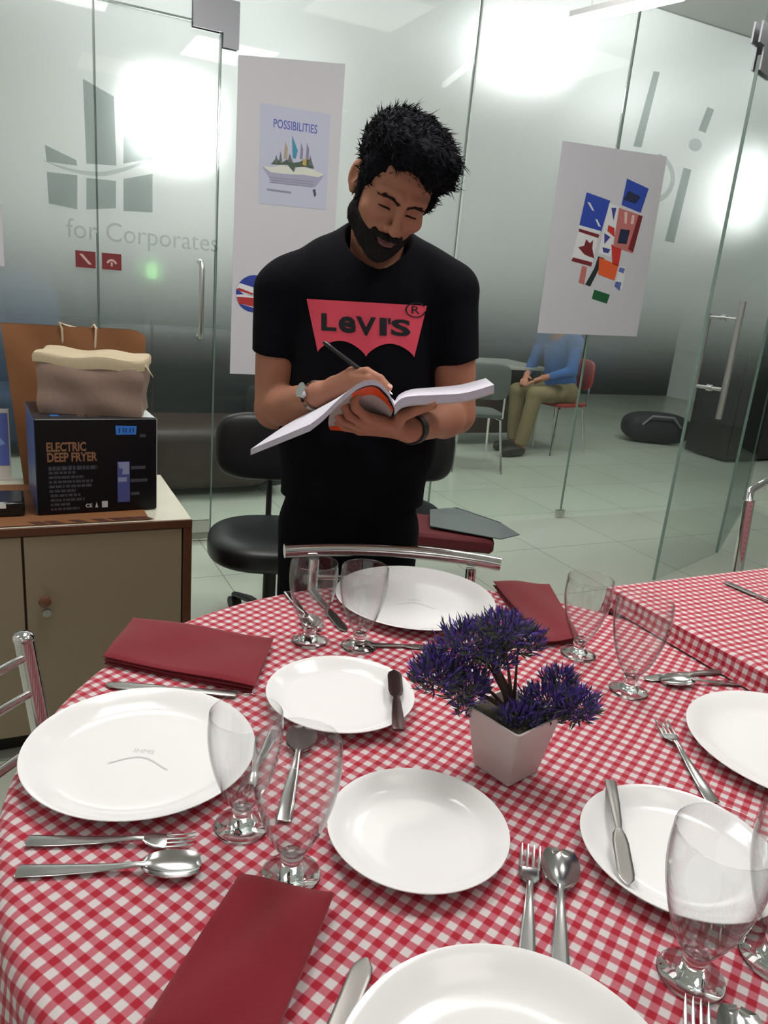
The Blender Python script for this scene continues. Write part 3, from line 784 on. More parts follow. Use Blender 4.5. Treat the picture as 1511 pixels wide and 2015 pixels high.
def make_knife(m=None, L=0.205):
    m = m or m_dull; k = L/0.205
    t = thing('table_knife', None, None)
    ribbon([(0, 0.0070, 0.0035, 0.0022), (0.003, 0.0085, 0.0035, 0.0028), (0.05*k, 0.0080, 0.0035, 0.0028), (0.09*k, 0.0062, 0.0035, 0.0026), (0.105*k, 0.0045, 0.0035, 0.0022)]).obj('handle', m, t, origin='world')
    ribbon([(0.105*k, 0.0044, 0.0035, 0.0020), (0.115*k, 0.0085, 0.0030, 0.0012), (0.13*k, 0.0105, 0.0028, 0.0010), (0.185*k, 0.0105, 0.0026, 0.0009), (0.196*k, 0.0088, 0.0026, 0.0008), (0.205*k, 0.002, 0.0026, 0.0005)]).obj('blade', m, t, origin='world'); return t
m_brown = mat('knife steel with painted brown reflection', (88, 70, 68), 0.30, metal=0.9)  # brown reflection on the blade put into the steel's base colour
PROT = {'spoon': make_spoon(), 'fork': make_fork(), 'knife': make_knife(), 'bknife': make_knife(m_brown, 0.16)}
LEN = {'spoon': 0.195, 'fork': 0.195, 'knife': 0.205, 'bknife': 0.16}; used = set()
def lay(kind, p0, p1, lab, z=None, L=None, zz=None, tilt=0.0):
    """handle end at pixel p0, tip at pixel p1, resting at height z"""
    z = T+0.001 if z is None else z
    a_, b_ = Z(*p0, z+0.004), Z(*p1, z+0.004); d = b_-a_; l = np.linalg.norm(d[:2])
    o = PROT[kind] if kind not in used else copy_tree(PROT[kind]); used.add(kind)
    s = (L or l)/LEN[kind]; s = min(max(s, 0.75), 1.25)
    if L: a_ = b_ - d/l*L
    o.location = (a_[0], a_[1], z); o.rotation_euler = (0, -tilt, math.atan2(d[1], d[0])); o.scale = (s, s, s)
    g = {'spoon': 'steel spoons', 'fork': 'steel forks', 'knife': 'steel table knives', 'bknife': 'steel table knives'}[kind]
    return tag(o, lab, {'spoon': 'spoon', 'fork': 'fork'}.get(kind, 'knife'), g)
lay('spoon', (32, 1712), (396, 1704), 'steel spoon in front of the left dinner plate, bowl to the right')
lay('fork', (52, 1652), (384, 1654), 'steel fork between the left dinner plate and the spoon')
lay('knife', (466, 1366), (208, 1344), 'steel knife behind the left dinner plate, beside the napkin')
lay('fork', (1404, 1577), (1300, 1420), 'lone steel fork between the two right-hand plates')
lay('fork', (1036, 1905), (1044, 1668), 'steel fork standing above the near dinner plate, left of the spoon', L=0.19)
lay('spoon', (1103, 1925), (1102, 1674), 'steel spoon above the near dinner plate, right of the fork', L=0.19)
lay('knife', (650, 2060), (722, 1882), 'steel knife between the lower napkin and the near dinner plate', L=0.20)
lay('fork', (1378, 2120), (1370, 1970), 'steel fork whose tines show at the bottom edge under the front goblet', L=0.19)
lay('spoon', (1475, 2170), (1452, 1985), 'steel spoon whose bowl shows at the bottom right corner', L=0.19)
lay('spoon', (562, 1592), (598, 1432), 'steel spoon seen through the goblet that touches the front side plate', L=0.19)
lay('fork', (534, 1448), (480, 1560), 'steel fork lying behind the goblet by the left dinner plate', L=0.14)
lay('spoon', (566, 1163), (622, 1240), 'steel spoon left of the far dinner plate, seen through the goblet', L=0.18)
lay('knife', (612, 1158), (680, 1240), 'dark steel knife between the far spoon and the far dinner plate', L=0.19)
lay('fork', (975, 1225), (948, 1165), 'steel fork at the right rim of the far dinner plate', L=0.17)
lay('knife', (748, 1268), (880, 1272), 'steel knife lying in front of the far dinner plate', L=0.16)
lay('knife', (1458, 1316), (1268, 1334), 'long steel knife behind the right dinner plate', L=0.2)
lay('spoon', (1490, 1344), (1300, 1340), 'steel spoon tucked behind the right dinner plate, below the knife', L=0.18)
lay('knife', (1500, 1175), (1425, 1142), 'steel knife on the cloth of the rectangular side table', z=T2+0.003, L=0.17)
lay('bknife', (785, 1448), (776, 1317), 'brown-tinged knife lying across the rim of the rear side plate', z=T+0.0185, L=0.17, tilt=0.0)
lay('knife', (1204, 1552), (1236, 1738), 'steel knife lying across the right side plate', z=T+0.0195, L=0.18)

# ================================================================== PLANT
pc0 = [Z(*p, T) for p in ((926, 1502), (1007, 1558), (1062, 1522))]
bc = (pc0[0][:2]+pc0[2][:2])/2
e1 = pc0[1][:2]-pc0[0][:2]; ang = math.atan2(e1[1], e1[0])
m_pot = mat('white ceramic pot', (205, 192, 190), 0.35, coat=0.2)
pl = thing('potted_plant', 'artificial lavender bush with purple spikes in a square white pot', 'plant', (bc[0], bc[1], T))
def ring(hw, z, rd=0.12, n=5):
    out = []
    for k, (sx_, sy_) in enumerate(((1,1),(-1,1),(-1,-1),(1,-1))):
        for i in range(n):
            a_ = math.pi/2*(k + i/(n-1)); c_ = hw*(1-rd)
            x = c_*sx_ + hw*rd*math.cos(a_); y = c_*sy_ + hw*rd*math.sin(a_)
            out.append((bc[0] + x*math.cos(ang)-y*math.sin(ang), bc[1] + x*math.sin(ang)+y*math.cos(ang), T+z))
    return out
PH = 0.088
lv = [ring(0.001, 0.0008), ring(0.028, 0.0008), ring(0.031, 0.003), ring(0.038, PH*0.55), ring(0.044, PH-0.002), ring(0.0445, PH), ring(0.0415, PH), ring(0.041, PH-0.002), ring(0.039, PH-0.014), ring(0.001, PH-0.014)]
mb = MB(); V = [p for l in lv for p in l]; n_ = 20; F = [(i*n_+k, i*n_+(k+1) % n_, (i+1)*n_+(k+1) % n_, (i+1)*n_+k) for i in range(len(lv)-1) for k in range(n_)]
mb.add(V, F).obj('pot', m_pot, pl)
mb = MB(); lv = [ring(0.0385, PH-0.013), ring(0.0385, PH-0.006), ring(0.02, PH-0.003), ring(0.001, PH-0.001)]
V = [p for l in lv for p in l]; F = [(i*n_+k, i*n_+(k+1) % n_, (i+1)*n_+(k+1) % n_, (i+1)*n_+k) for i in range(3) for k in range(n_)]
mb.add(V, F).obj('soil', mat('dark moss soil', (72, 64, 54), 0.95, bump=0.8, bscale=150, vary=0.4, vscale=60), pl)
yb = bc[1]
def B_(x, y, dy=0.0): return P(x, y, yb+dy)
m_stem = mat('brown plant stem', (62, 44, 40), 0.8)
stem = MB()
base = np.array([bc[0]+0.0, bc[1]+0.005, T+PH-0.01])
clusters = [((935, 1262), 0.0, 80, 36, 260), ((1020, 1262), 0.015, 50, 32, 200), ((858, 1330), -0.01, 55, 40, 260), ((915, 1350), 0.0, 48, 44, 240), ((880, 1295), 0.01, 60, 24, 130),
            ((1075, 1385), 0.0, 60, 40, 260), ((1135, 1392), -0.01, 42, 38, 220), ((1020, 1415), -0.02, 44, 24, 150), ((990, 1235), -0.02, 50, 24, 140), ((975, 1300), 0.0, 40, 28, 120), ((912, 1398), 0.01, 20, 22, 40), ((1100, 1340), 0.02, 36, 20, 100)]
for (px, py), dy, rx_, ry_, n in clusters:
    e = B_(px, py, dy); mid = (base+e)/2 + np.array([0, 0, -0.008])
    stem.tube([base, base*0.4+mid*0.6 + UZ*0.01, mid + UZ*0.012, e], [0.0030, 0.0024, 0.0018, 0.0010], 8)
tr0 = B_(968, 1300); stem.tube([base, (base+tr0)/2 + np.array([0.004, 0, 0]), tr0], [0.007, 0.006, 0.004], 10)
stem.obj('stem', m_stem, pl)
m_lv = mat('dark green sprigs', (84, 92, 76), 0.7, vary=0.3, vscale=70); m_pu = mat('purple sprigs', (98, 74, 165), 0.7, vary=0.35, vscale=60); m_dk = mat('indigo sprigs', (62, 54, 112), 0.7, vary=0.3, vscale=60)
FOLN = 2.3
fol = MB()
for (px, py), dy, rx_, ry_, n in clusters:
    c_ = B_(px, py, dy); k = yb/FPX*1.04; R3 = np.array([rx_*k, (rx_+ry_)*0.42*k, ry_*k])
    for _ in range(int(n*FOLN)):
        d = RNG.normal(size=3); d /= np.linalg.norm(d); rr = RNG.uniform(0.25, 0.98)**0.6
        p0 = c_ + d*R3*rr
        up = np.array([RNG.normal()*0.35, RNG.normal()*0.35, RNG.uniform(0.3, 1.1)]) + d*0.55
        up /= np.linalg.norm(up); l = RNG.uniform(0.010, 0.021)
        w = RNG.uniform(0.0007, 0.0017)
        pur = 0.62 + 0.3*d[2]
        mi = 0 if RNG.random() > pur else (1 if RNG.random() < 0.6 else 2)
        side = np.cross(up, RNG.normal(size=3)); side /= np.linalg.norm(side); o2 = np.cross(up, side)
        m_ = p0 + up*l*0.5
        V = [p0, m_ + side*w, m_ - side*w*0.6 + o2*w, m_ - side*w*0.6 - o2*w, p0 + up*l + side*l*0.12]
        fol.add(V, [(0,2,1),(0,3,2),(0,1,3),(1,2,4),(2,3,4),(3,1,4)], mi)
tag(fol.obj('foliage', [m_lv, m_pu, m_dk], pl, smooth=False), 'purple and dark green spiky foliage')

# ================================================================== CABINET AND WHAT STANDS ON IT
ZC = 0.68
m_cream = mat('cream laminate', (150, 132, 110), 0.45, vary=0.03, vscale=3)
m_ctop = mat('ivory laminate top', (206, 202, 182), 0.35)
m_dkwood = mat('dark wood edging', (92, 50, 30), 0.4, vary=0.15, vscale=20)
KR = Z(378, 1022, ZC)                                   # front right top corner
CU, CV = WU, WV
def cb(a, b_, z): return KR + CU*a + CV*b_ + UZ*(z-ZC)
CW, CDp = 1.30, 0.50
cabn = thing('cabinet', 'low cream cabinet with dark wood edging at the left, two doors showing', 'cabinet', cb(-CW/2, CDp/2, 0))
def cbox(mb, a0, a1, b0, b1, z0, z1, bev=0.0):
    return mb.box(cb((a0+a1)/2, (b0+b1)/2, (z0+z1)/2), (a1-a0, b1-b0, z1-z0), (CU, CV, UZ), bev)
m = MB(); cbox(m, -CW, 0, 0.02, CDp, 0.06, ZC-0.022); m.obj('body', m_dkwood, cabn, smooth=False)
m = MB(); cbox(m, -CW+0.03, -0.03, 0.06, CDp-0.02, 0.0, 0.06); m.obj('plinth', mat('black plinth', (30, 26, 24), 0.6), cabn, smooth=False)
m = MB(); cbox(m, -CW, -0.0, 0.004, CDp, ZC-0.020, ZC, 0.001); m.obj('top', m_ctop, cabn, smooth=False)
m = MB(); cbox(m, -CW, 0.0, -0.004, 0.0038, ZC-0.022, ZC+0.0005, 0.001); cbox(m, -0.024, 0.0, -0.002, 0.0195, 0.06, ZC-0.0225, 0.001); m.obj('edging', m_dkwood, cabn, smooth=False)
for k, (a0, a1) in enumerate(((-0.432, -0.027), (-0.845, -0.438), (-1.26, -0.851))):
    m = MB(); cbox(m, a0, a1, 0.002, 0.0195, 0.07, ZC-0.026, 0.0015); dd_ = m.obj('door', m_cream, cabn, smooth=False)
    if k == 0:
        kp = cb(-0.388, 0.0, 0.475)
        MB().lathe([(0, 0), (0.006, 0), (0.007, 0.008), (0.013, 0.013), (0.0155, 0.019), (0.013, 0.025), (0.006, 0.028), (0, 0.0285)], (0, 0, 0), 20)
        kb = MB(); prof_ = [(0.0001, 0), (0.006, 0), (0.007, 0.008), (0.013, 0.013), (0.0155, 0.019), (0.013, 0.025), (0.006, 0.028), (0.0001, 0.0285)]
        V = []; F = []
        for (r, h_) in prof_:
            for q in range(20): V.append(kp - CV*(h_-0.002) + CU*r*math.cos(q*math.pi/10) + UZ*r*math.sin(q*math.pi/10))
        for i in range(len(prof_)-1):
            for q in range(20): F.append((i*20+q, i*20+(q+1) % 20, (i+1)*20+(q+1) % 20, (i+1)*20+q))
        kb.add(V, F).obj('knob', mat('brown wooden knob', (110, 66, 44), 0.3, coat=0.4), dd_)
        MB().tube([cb(-0.384, 0.0, 0.438), cb(-0.384, -0.008, 0.438)], 0.011, 16).obj('lock', m_steel, dd_)
# deep fryer box
fA, fB = Z(75, 1017, ZC), Z(308, 1003, ZC)
fu = (fB-fA); FWd = np.linalg.norm(fu); fu = fu/FWd; fv = np.array([-fu[1], fu[0], 0]); FD, FH = 0.27, 0.262
m_bk = mat('glossy black carton', (8, 8, 12), 0.35, spec=0.3); m_bk2 = mat('black carton top', (42, 42, 46), 0.35)
fz = ZC + 0.004
fc = fA + fu*FWd/2 + fv*FD/2
fry = thing('appliance_box', 'glossy black electric deep fryer carton standing on the cabinet', 'box', (fc[0], fc[1], fz))
def fp(a, b_, z): return np.array([fA[0], fA[1], fz]) + fu*a + fv*b_ + UZ*z
MB().box(fp(FWd/2, FD/2, FH/2), (FWd, FD, FH), (fu, fv, UZ), 0.002).obj('carton', m_bk, fry, smooth=False)
MB().box(fp(FWd/2, FD/2, FH+0.0008), (FWd-0.004, FD-0.004, 0.001), (fu, fv, UZ)).obj('carton_top', m_bk2, fry, smooth=False)
MB().box(fp(FWd+0.0006, FD/2, FH/2), (0.001, FD-0.004, FH-0.004), (fu, fv, UZ)).obj('side_print', mat('pale carton side', (214, 222, 218), 0.4), fry, smooth=False)
MB().box(fp(-0.0006, FD/2, FH/2), (0.001, FD-0.004, FH-0.004), (fu, fv, UZ)).obj('side_print', mat('blue carton side', (60, 82, 140), 0.35), fry, smooth=False)
mb = MB(); mb.poly([fp(FWd-0.055, 0.02, FH+0.0016), fp(FWd-0.004, 0.006, FH+0.0016), fp(FWd-0.004, FD-0.01, FH+0.0016), fp(FWd-0.03, FD-0.01, FH+0.0016)], UZ*0.0008); mb.obj('top_print', mat('pale carton side', (214, 222, 218), 0.4), fry, smooth=False)
m_cop = mat('copper lettering', (146, 106, 80), 0.35, metal=0.3); m_gl = mat('grey lettering', (84, 84, 94), 0.5); m_wl = mat('white lettering', (200, 200, 200), 0.5)
kx, kz = FWd/1330.0, FH/930.0      # carton face measured in crop pixels
def fz_(x, y): return fp((x-60)*kx, -0.0012, FH - (y-230)*kz)
for body, x, y, sz in (('ELECTRIC', 175, 500, 118), ('DEEP FRYER', 180, 600, 118)):
    V, F = text_mesh(body, sz*kz*1.02, 0.0012, 'LEFT'); wd = V[:, 0].max()-V[:, 0].min(); tgt = (420 if body == 'ELECTRIC' else 535)*kx
    o = fz_(x, y); MB().add([o + fu*(v[0]-V[:, 0].min())*tgt/wd + UZ*v[1] for v in V], F).obj('title_lettering', m_cop, fry, smooth=False)
mb = MB(); rr = random.Random(3)
for i, (x1, n_) in enumerate(((710, 1), (480, 1), (560, 1), (665, 1), (650, 1), (470, 1), (530, 1), (560, 1), (400, 1), (505, 1))):
    y = 700 + i*45; x = 190 + (10 if i > 5 else 0)
    while x < x1:
        w = rr.uniform(18, 60); w = min(w, x1-x); h_ = 22 if i == 0 else 15
        for q in np.arange(x, x+w, 8.5): mb.poly([fz_(q, y+h_), fz_(q+5.5, y+h_), fz_(q+5.5, y-h_*rr.uniform(0.5, 1)), fz_(q, y-h_*rr.uniform(0.5, 1))], -fv*0.0003)
        x += w + 14
mb.obj('small_print', m_gl, fry, smooth=False)
for (x, y, x1) in ((1090, 718, 1260), (1085, 850, 1275), (1090, 985, 1185), (1195, 395, 1265)):
    mb = MB()
    for q in np.arange(x, x1, 9): mb.poly([fz_(q, y+18), fz_(q+5.5, y+18), fz_(q+5.5, y-14), fz_(q, y-14)], -fv*0.0003)
    mb.obj('caption_print', m_gl, fry, smooth=False)
o = put_text('CE', 52*kz, fz_(610, 1090), fu, UZ, -fv*0.0002, 0.0004).obj('carton_symbol', m_wl, fry, smooth=False)
o = MB(); o.poly([fz_(755, 1115), fz_(820, 1115), fz_(820, 1050), fz_(755, 1050)], -fv*0.0003); o.poly([fz_(680, 1112), fz_(712, 1112), fz_(696, 1055)], -fv*0.0003); o.obj('carton_symbol', m_wl, fry, smooth=False)
MB().poly([fz_(925, 385), fz_(1150, 385), fz_(1158, 300), fz_(920, 295)], -fv*0.0004).obj('blue_logo_label', mat('blue carton label', (50, 120, 205), 0.4), fry, smooth=False)
o = MB()
for x in (955, 1000, 1030, 1075, 1110): o.poly([fz_(x, 365), fz_(x+13, 365), fz_(x+17, 318), fz_(x+4, 318)], -fv*0.0007)
o.obj('logo_marks', mat('dark blue mark', (20, 40, 110), 0.4), fry, smooth=False)
MB().poly([fz_(935, 1070), fz_(1075, 1070), fz_(1075, 655), fz_(935, 655)], -fv*0.0004).obj('picture_panel', mat('blue picture panel', (74, 82, 140), 0.4), fry, smooth=False)
o = MB(); o.poly([fz_(985, 785), fz_(1070, 785), fz_(1070, 660), fz_(945, 660), fz_(955, 720), fz_(1000, 730)], -fv*0.0007); o.poly([fz_(940, 860), fz_(1040, 860), fz_(1040, 815), fz_(940, 815)], -fv*0.0007)
o.obj('picture_detail', mat('pale picture detail', (140, 142, 178), 0.4), fry, smooth=False)
o = MB()
for x0, x1, y0, y1 in ((150, 170, 0.02, 0.05),): o.poly([fp(0.045, 0.035, FH+0.0016), fp(0.065, 0.035, FH+0.0016), fp(0.062, 0.055, FH+0.0016), fp(0.042, 0.055, FH+0.0016)], UZ*0.0003)
o.obj('blue_patch', mat('blue carton label', (50, 120, 205), 0.4), fry, smooth=False)
o = MB()
for x in (0.115, 0.125, 0.14, 0.15, 0.16): o.poly([fp(x, 0.03, FH+0.0016), fp(x+0.005, 0.03, FH+0.0016), fp(x-0.003, 0.07, FH+0.0016), fp(x-0.008, 0.07, FH+0.0016)], UZ*0.0003)
o.obj('title_lettering', m_cop, fry, smooth=False)
o = MB()
for x in (0.19, 0.22, 0.25): o.poly([fp(x, 0.025, FH+0.0016), fp(x+0.02, 0.025, FH+0.0016), fp(x+0.017, 0.045, FH+0.0016), fp(x-0.003, 0.045, FH+0.0016)], UZ*0.0003)
o.obj('small_print', m_gl, fry, smooth=False)
# crumpled beige storage box on the carton
m_bei = mat('beige fabric', (146, 122, 110), 0.85, bump=0.4, bscale=60, vary=0.06, vscale=9)
m_bei2 = mat('pale beige lid cloth', (184, 168, 140), 0.85, bump=0.4, bscale=80)
bz = fz + FH + 0.0022
bl, brr = Z(78, 812, bz), Z(277, 822, bz)
bu = brr-bl; BWd = np.linalg.norm(bu); bu /= BWd; bv = np.array([-bu[1], bu[0], 0]); BD, BH = 0.17, 0.150
def bp_(a, b_, z): return np.array([bl[0], bl[1], bz]) + bu*a*BWd + bv*(b_*BD) + UZ*z
NS = 16
def perim(k, inset=0):
    out = []
    for (a0, b0, a1, b1) in ((0,0,1,0),(1,0,1,1),(1,1,0,1),(0,1,0,0)):
        for i in range(NS): t_ = i/NS; out.append((a0+(a1-a0)*t_, b0+(b1-b0)*t_))
    return out
pr = perim(0); V = []; F = []; lev = 14; n_ = len(pr)
for i in range(lev+1):
    h_ = i/lev; fl = 1 + 0.035*h_
    for (a_, b_) in pr:
        bul = 0.012*math.sin(math.pi*h_)*(1 if 0.05 < a_ < 0.95 else 0.3) + 0.004*math.sin(a_*9+h_*7)+0.003*math.sin(b_*8+h_*11)
        aa = 0.5 + (a_-0.5)*fl; bb = 0.5 + (b_-0.5)*fl
        off = (0 if 0.001 < a_ < 0.999 else (a_-0.5)*2*bul*0.6, 0 if 0.001 < b_ < 0.999 else (b_-0.5)*2*bul)
        V.append(bp_(aa, bb, BH*h_) + bu*off[0] + bv*off[1]*0.6)
for i in range(lev):
    for k in range(n_): F.append((i*n_+k, i*n_+(k+1) % n_, (i+1)*n_+(k+1) % n_, (i+1)*n_+k))
F.append(tuple(range(n_))[::-1]); F.append(tuple(lev*n_+k for k in range(n_)))
bc_ = bp_(0.5, 0.5, 0)
bx = thing('storage_box', 'crumpled beige fabric storage box on top of the black carton', 'box', bc_)
MB().add(V, F).obj('body', m_bei, bx, angle=50)
V = []; F = []; rows = [(0.0, 0.985), (0.20, 1.085), (0.75, 1.09), (1.0, 1.06), (1.06, 0.99), (1.04, 0.5), (1.03, 0.02)]
for i, (h_, sc_) in enumerate(rows):
    for (a_, b_) in pr:
        sag = 0.004*math.sin(a_*11+1)+0.003*math.sin(b_*9); drop = 0.010*max(0, math.sin(a_*3.3-0.4))
        V.append(bp_(0.5+(a_-0.5)*sc_, 0.5+(b_-0.5)*sc_, BH - 0.022 - drop*(1 if i < 2 else 0.2) + h_*0.030 + sag*(1 if i < 5 else 0.5)))
for i in range(len(rows)-1):
    for k in range(n_): F.append((i*n_+k, i*n_+(k+1) % n_, (i+1)*n_+(k+1) % n_, (i+1)*n_+k))
F.append(tuple((len(rows)-1)*n_+k for k in range(n_)))
lid = MB().add(V, F)
lid.poly([bp_(1.03, 0.0, BH-0.004), bp_(1.13, -0.02, BH-0.038), bp_(1.05, 0.12, BH-0.01)], UZ*0.003)
lid.obj('lid', m_bei2, bx, angle=50)
# brown paper carrier bag behind
m_kraft = mat('brown kraft paper', (128, 82, 46), 0.75, bump=0.3, bscale=25, vary=0.12, vscale=6)
g0, g1 = Z(60, 985, ZC), Z(262, 960, ZC)
gdir = WU; gb = Z(35, 985, ZC); gb = gb + WV*0.22
def gp(a, b_, z): return np.array([gb[0], gb[1], ZC+0.001]) + WU*a + WV*b_ + UZ*z
GW, GH, GD = 0.385, 0.475, 0.10
NX_, NZ_ = 20, 20
mb = MB(); fr_ = []; bk_ = []
for i in range(NZ_+1):
    h_ = i/NZ_; rf_ = []; rb_ = []
    for j in range(NX_+1):
        a_ = j/NX_; lean = 0.02*(1-h_)
        x = GW*(lean*1.2*(1-a_)*2.2 + a_) - 0.02*h_*(1-a_)
        dep = GD*(1-h_*0.8); cr_ = 0.006*math.sin(a_*13+h_*5)*math.sin(h_*9)
        zz_ = GH*h_ - (0.015*max(0, (a_-0.93)/0.07) if i == NZ_ else 0)
        rf_.append(gp(x, -dep/2+cr_, zz_)); rb_.append(gp(x, dep/2+cr_, zz_))
    fr_.append(rf_); bk_.append(rb_)
mb.grid(fr_, flip=True); mb.grid(bk_)
mb.grid([[r[0] for r in fr_], [r[0] for r in bk_]]); mb.grid([[r[-1] for r in bk_], [r[-1] for r in fr_]]); mb.grid([fr_[0], bk_[0]])
bag = thing('paper_bag', 'tall brown paper carrier bag with rope handles behind the carton', 'bag', gp(GW/2, 0, 0))
mb.obj('bag_body', m_kraft, bag, angle=60)
MB().tube([gp(0.145, -0.012, GH-0.05), gp(0.143, -0.02, GH-0.005), gp(0.136, -0.022, GH+0.012), gp(0.15, 0.0, GH+0.004), gp(0.22, 0.005, GH-0.012), gp(0.235, -0.016, GH+0.010), gp(0.240, -0.02, GH), gp(0.236, -0.012, GH-0.06)], 0.0035, 8).obj('rope_handle', mat('beige rope', (205, 186, 160), 0.8), bag)
# brown paper under the boxes
mb = MB(); G = [[cb(a_, b_, ZC+0.0012+0.0006*math.sin(a_*40)*math.sin(b_*30)) for b_ in np.linspace(0.012, 0.42, 14)] for a_ in np.linspace(-0.66, -0.115, 24)]
mb.grid(G); mb.grid([[p + UZ*0.0014 for p in r] for r in G], flip=True)
pp = mb.obj('paper_sheet', m_kraft); tag(pp, 'orange-brown paper sheet lying flat under the black carton', 'paper')
mb = MB()
for a_ in (-0.30, -0.245, -0.20, -0.165, -0.13, -0.36, -0.40):
    mb.poly([cb(a_, 0.014, ZC+0.0032), cb(a_+0.03, 0.014, ZC+0.0032), cb(a_+0.008, 0.04, ZC+0.0032), cb(a_-0.022, 0.04, ZC+0.0032)], UZ*0.0002)
mb.obj('printed_marks', mat('dark brown print', (70, 34, 22), 0.7), pp, smooth=False)
# black device and framed blue leaflet at the far left
da = Z(50, 1018, ZC); dv_ = thing('desk_phone', 'black plastic device with a white label on the cabinet, at the left edge', 'device', da - WU*0.07)
MB().box(np.array([da[0], da[1], ZC+0.0225]) - WU*0.075 + WV*0.06, (0.15, 0.12, 0.043), (WU, WV, UZ), 0.006).obj('casing', mat('black plastic', (18, 18, 20), 0.25), dv_)
MB().box(np.array([da[0], da[1], ZC+0.034]) - WU*0.056 - WV*0.0004, (0.022, 0.0012, 0.013), (WU, WV, UZ)).obj('white_label', mat('white label', (225, 225, 222), 0.5), dv_, smooth=False)
MB().box(np.array([da[0], da[1], ZC+0.048]) - WU*0.11 + WV*0.05, (0.05, 0.09, 0.012), (WU, WV, UZ), 0.004).obj('blue_top', mat('dark blue plastic', (24, 40, 110), 0.3), dv_)
la = Z(24, 945, ZC) 
lf = thing('leaflet_stand', 'upright blue and white leaflet at the left edge, left of the paper bag', 'leaflet', la - WU*0.08)
def lp(a, z, o=0.0): return np.array([la[0], la[1], ZC+0.0015]) - WU*a + UZ*z + WV*(z*0.15) - WV*o
MB().poly([lp(0.16, 0), lp(0, 0), lp(0, 0.215), lp(0.16, 0.215)], WV*0.004).obj('card', mat('white card', (205, 200, 196), 0.6), lf, smooth=False)
MB().poly([lp(0.16, 0.045, 0.0006), lp(0.004, 0.045, 0.0006), lp(0.004, 0.203, 0.0006), lp(0.16, 0.203, 0.0006)], -WV*0.0006).obj('blue_print', mat('blue leaflet print', (84, 102, 178), 0.5), lf, smooth=False)
MB().poly([lp(0.05, 0.10, 0.0016), lp(0.012, 0.11, 0.0016), lp(0.028, 0.13, 0.0016), lp(0.05, 0.135, 0.0016)], -WV*0.0006).obj('pale_print', mat('pale leaflet print', (130, 160, 215), 0.5), lf, smooth=False)
MB().poly([lp(0.10, 0.18, -0.004), lp(0.06, 0.18, -0.004), lp(0.06, 0.0, -0.08), lp(0.10, 0.0, -0.08)], WV*0.003).obj('strut', mat('white card', (205, 200, 196), 0.6), lf, smooth=False)

# ================================================================== POSTERS
m_paper = mat('poster paper', (205, 201, 208), 0.55); PO = 0.010
def poster(pix, label, name='poster'):
    t = thing(name, label, 'poster', sum(WP(x, y, PO) for x, y in pix)/len(pix))
    MB().poly([WP(x, y, PO) for x, y in pix][::-1], -WV*0.003).obj('sheet', m_paper, t, smooth=False)
    return t
def pprint(t, name, polys, m, off=0.0137):
    for pl in polys:
        pts = [WP(x, y, off) for x, y in pl]
        n_ = np.cross(pts[1]-pts[0], pts[2]-pts[0])
        if np.dot(n_, WV) > 0: pts = pts[::-1]
        MB().poly(pts, -WV*0.0003).obj(name, m, t, smooth=False)
def zpt(ox, oy, sc): return lambda pl: [(ox+x/sc, oy+y/sc) for x, y in pl]
p1_ = poster([(469, 108), (679, 126), (640, 742), (452, 735)], 'tall white poster behind the man, picture of an open book with a skyline')
k = zpt(480, 180, 7.555)
pprint(p1_, 'lilac_panel', [k([(245,170),(1290,340),(1215,1760),(215,1660)])], mat('lilac print', (190, 192, 212), 0.6))
pprint(p1_, 'sea_print', [k([(270,1120),(1200,1240),(1060,1420),(420,1360)])], mat('grey lilac print', (162, 160, 184), 0.6), 0.0141)
V, F = text_mesh('POSSIBILITIES', 1.0, 0.012); wd = V[:, 0].max()-V[:, 0].min()
A_, B2 = WP(538, 243, 0.0142), WP(624, 256, 0.0142); ax = (B2-A_); hh = 0.052
mb = MB().add([(A_+B2)/2 + ax*(v[0]/wd) + UZ*v[1]*hh for v in V], F); mb.obj('title_lettering', mat('blue title print', (84, 92, 176), 0.5), p1_, smooth=False)
V, F = text_mesh('BOOKS OPEN', 1.0, 0.0); wd = V[:, 0].max()-V[:, 0].min()
k2 = k
pprint(p1_, 'book_pages', [k([(275,1110),(420,1130),(560,1090),(650,1110),(740,1200),(800,1120),(900,1130),(1040,1170),(1190,1240),(1100,1275),(900,1240),(760,1235),(600,1225),(400,1200)])], mat('cream page print', (214, 214, 204), 0.6), 0.0144)
pprint(p1_, 'green_hill', [k([(400,1080),(480,990),(560,1060),(640,1010),(720,1060),(820,1050),(900,1010),(1000,1010),(1040,1150),(900,1120),(760,1130),(740,1200),(650,1090),(520,1090)])], mat('dark green print', (74, 90, 76), 0.6), 0.0147)
pprint(p1_, 'blue_tower', [k([(715,650),(800,880),(770,1000),(725,990)])], mat('teal print', (66, 138, 168), 0.6), 0.0150)
pprint(p1_, 'tan_tower', [k([(615,740),(650,850),(640,1010),(590,1000)])], mat('tan print', (172, 152, 130), 0.6), 0.0150)
pprint(p1_, 'violet_towers', [k([(850,760),(880,860),(870,1010),(830,1000)]), k([(935,760),(970,860),(960,1020),(920,1000)])], mat('violet print', (138, 128, 158), 0.6), 0.0150)
pprint(p1_, 'grey_towers', [k([(545,880),(570,1050),(520,1040)]), k([(680,920),(730,1060),(650,1040)]), k([(985,950),(1030,1110),(960,1090)]), k([(480,940),(510,1060),(450,1060)])], mat('grey tower print', (104, 106, 108), 0.6), 0.0152)
pprint(p1_, 'yellow_patch', [k([(880,1000),(930,1010),(925,1110),(870,1090)])], mat('yellow print', (190, 160, 84), 0.6), 0.0154)
pprint(p1_, 'small_print', [k([(380,1270+i*36),(1030 if i < 3 else 640,1340+i*36),(1030 if i < 3 else 640,1352+i*36),(380,1284+i*36)]) for i in range(3)] + [k([(340,1440),(700,1490),(700,1520),(340,1470)])], mat('grey print', (140, 138, 156), 0.6), 0.0144)
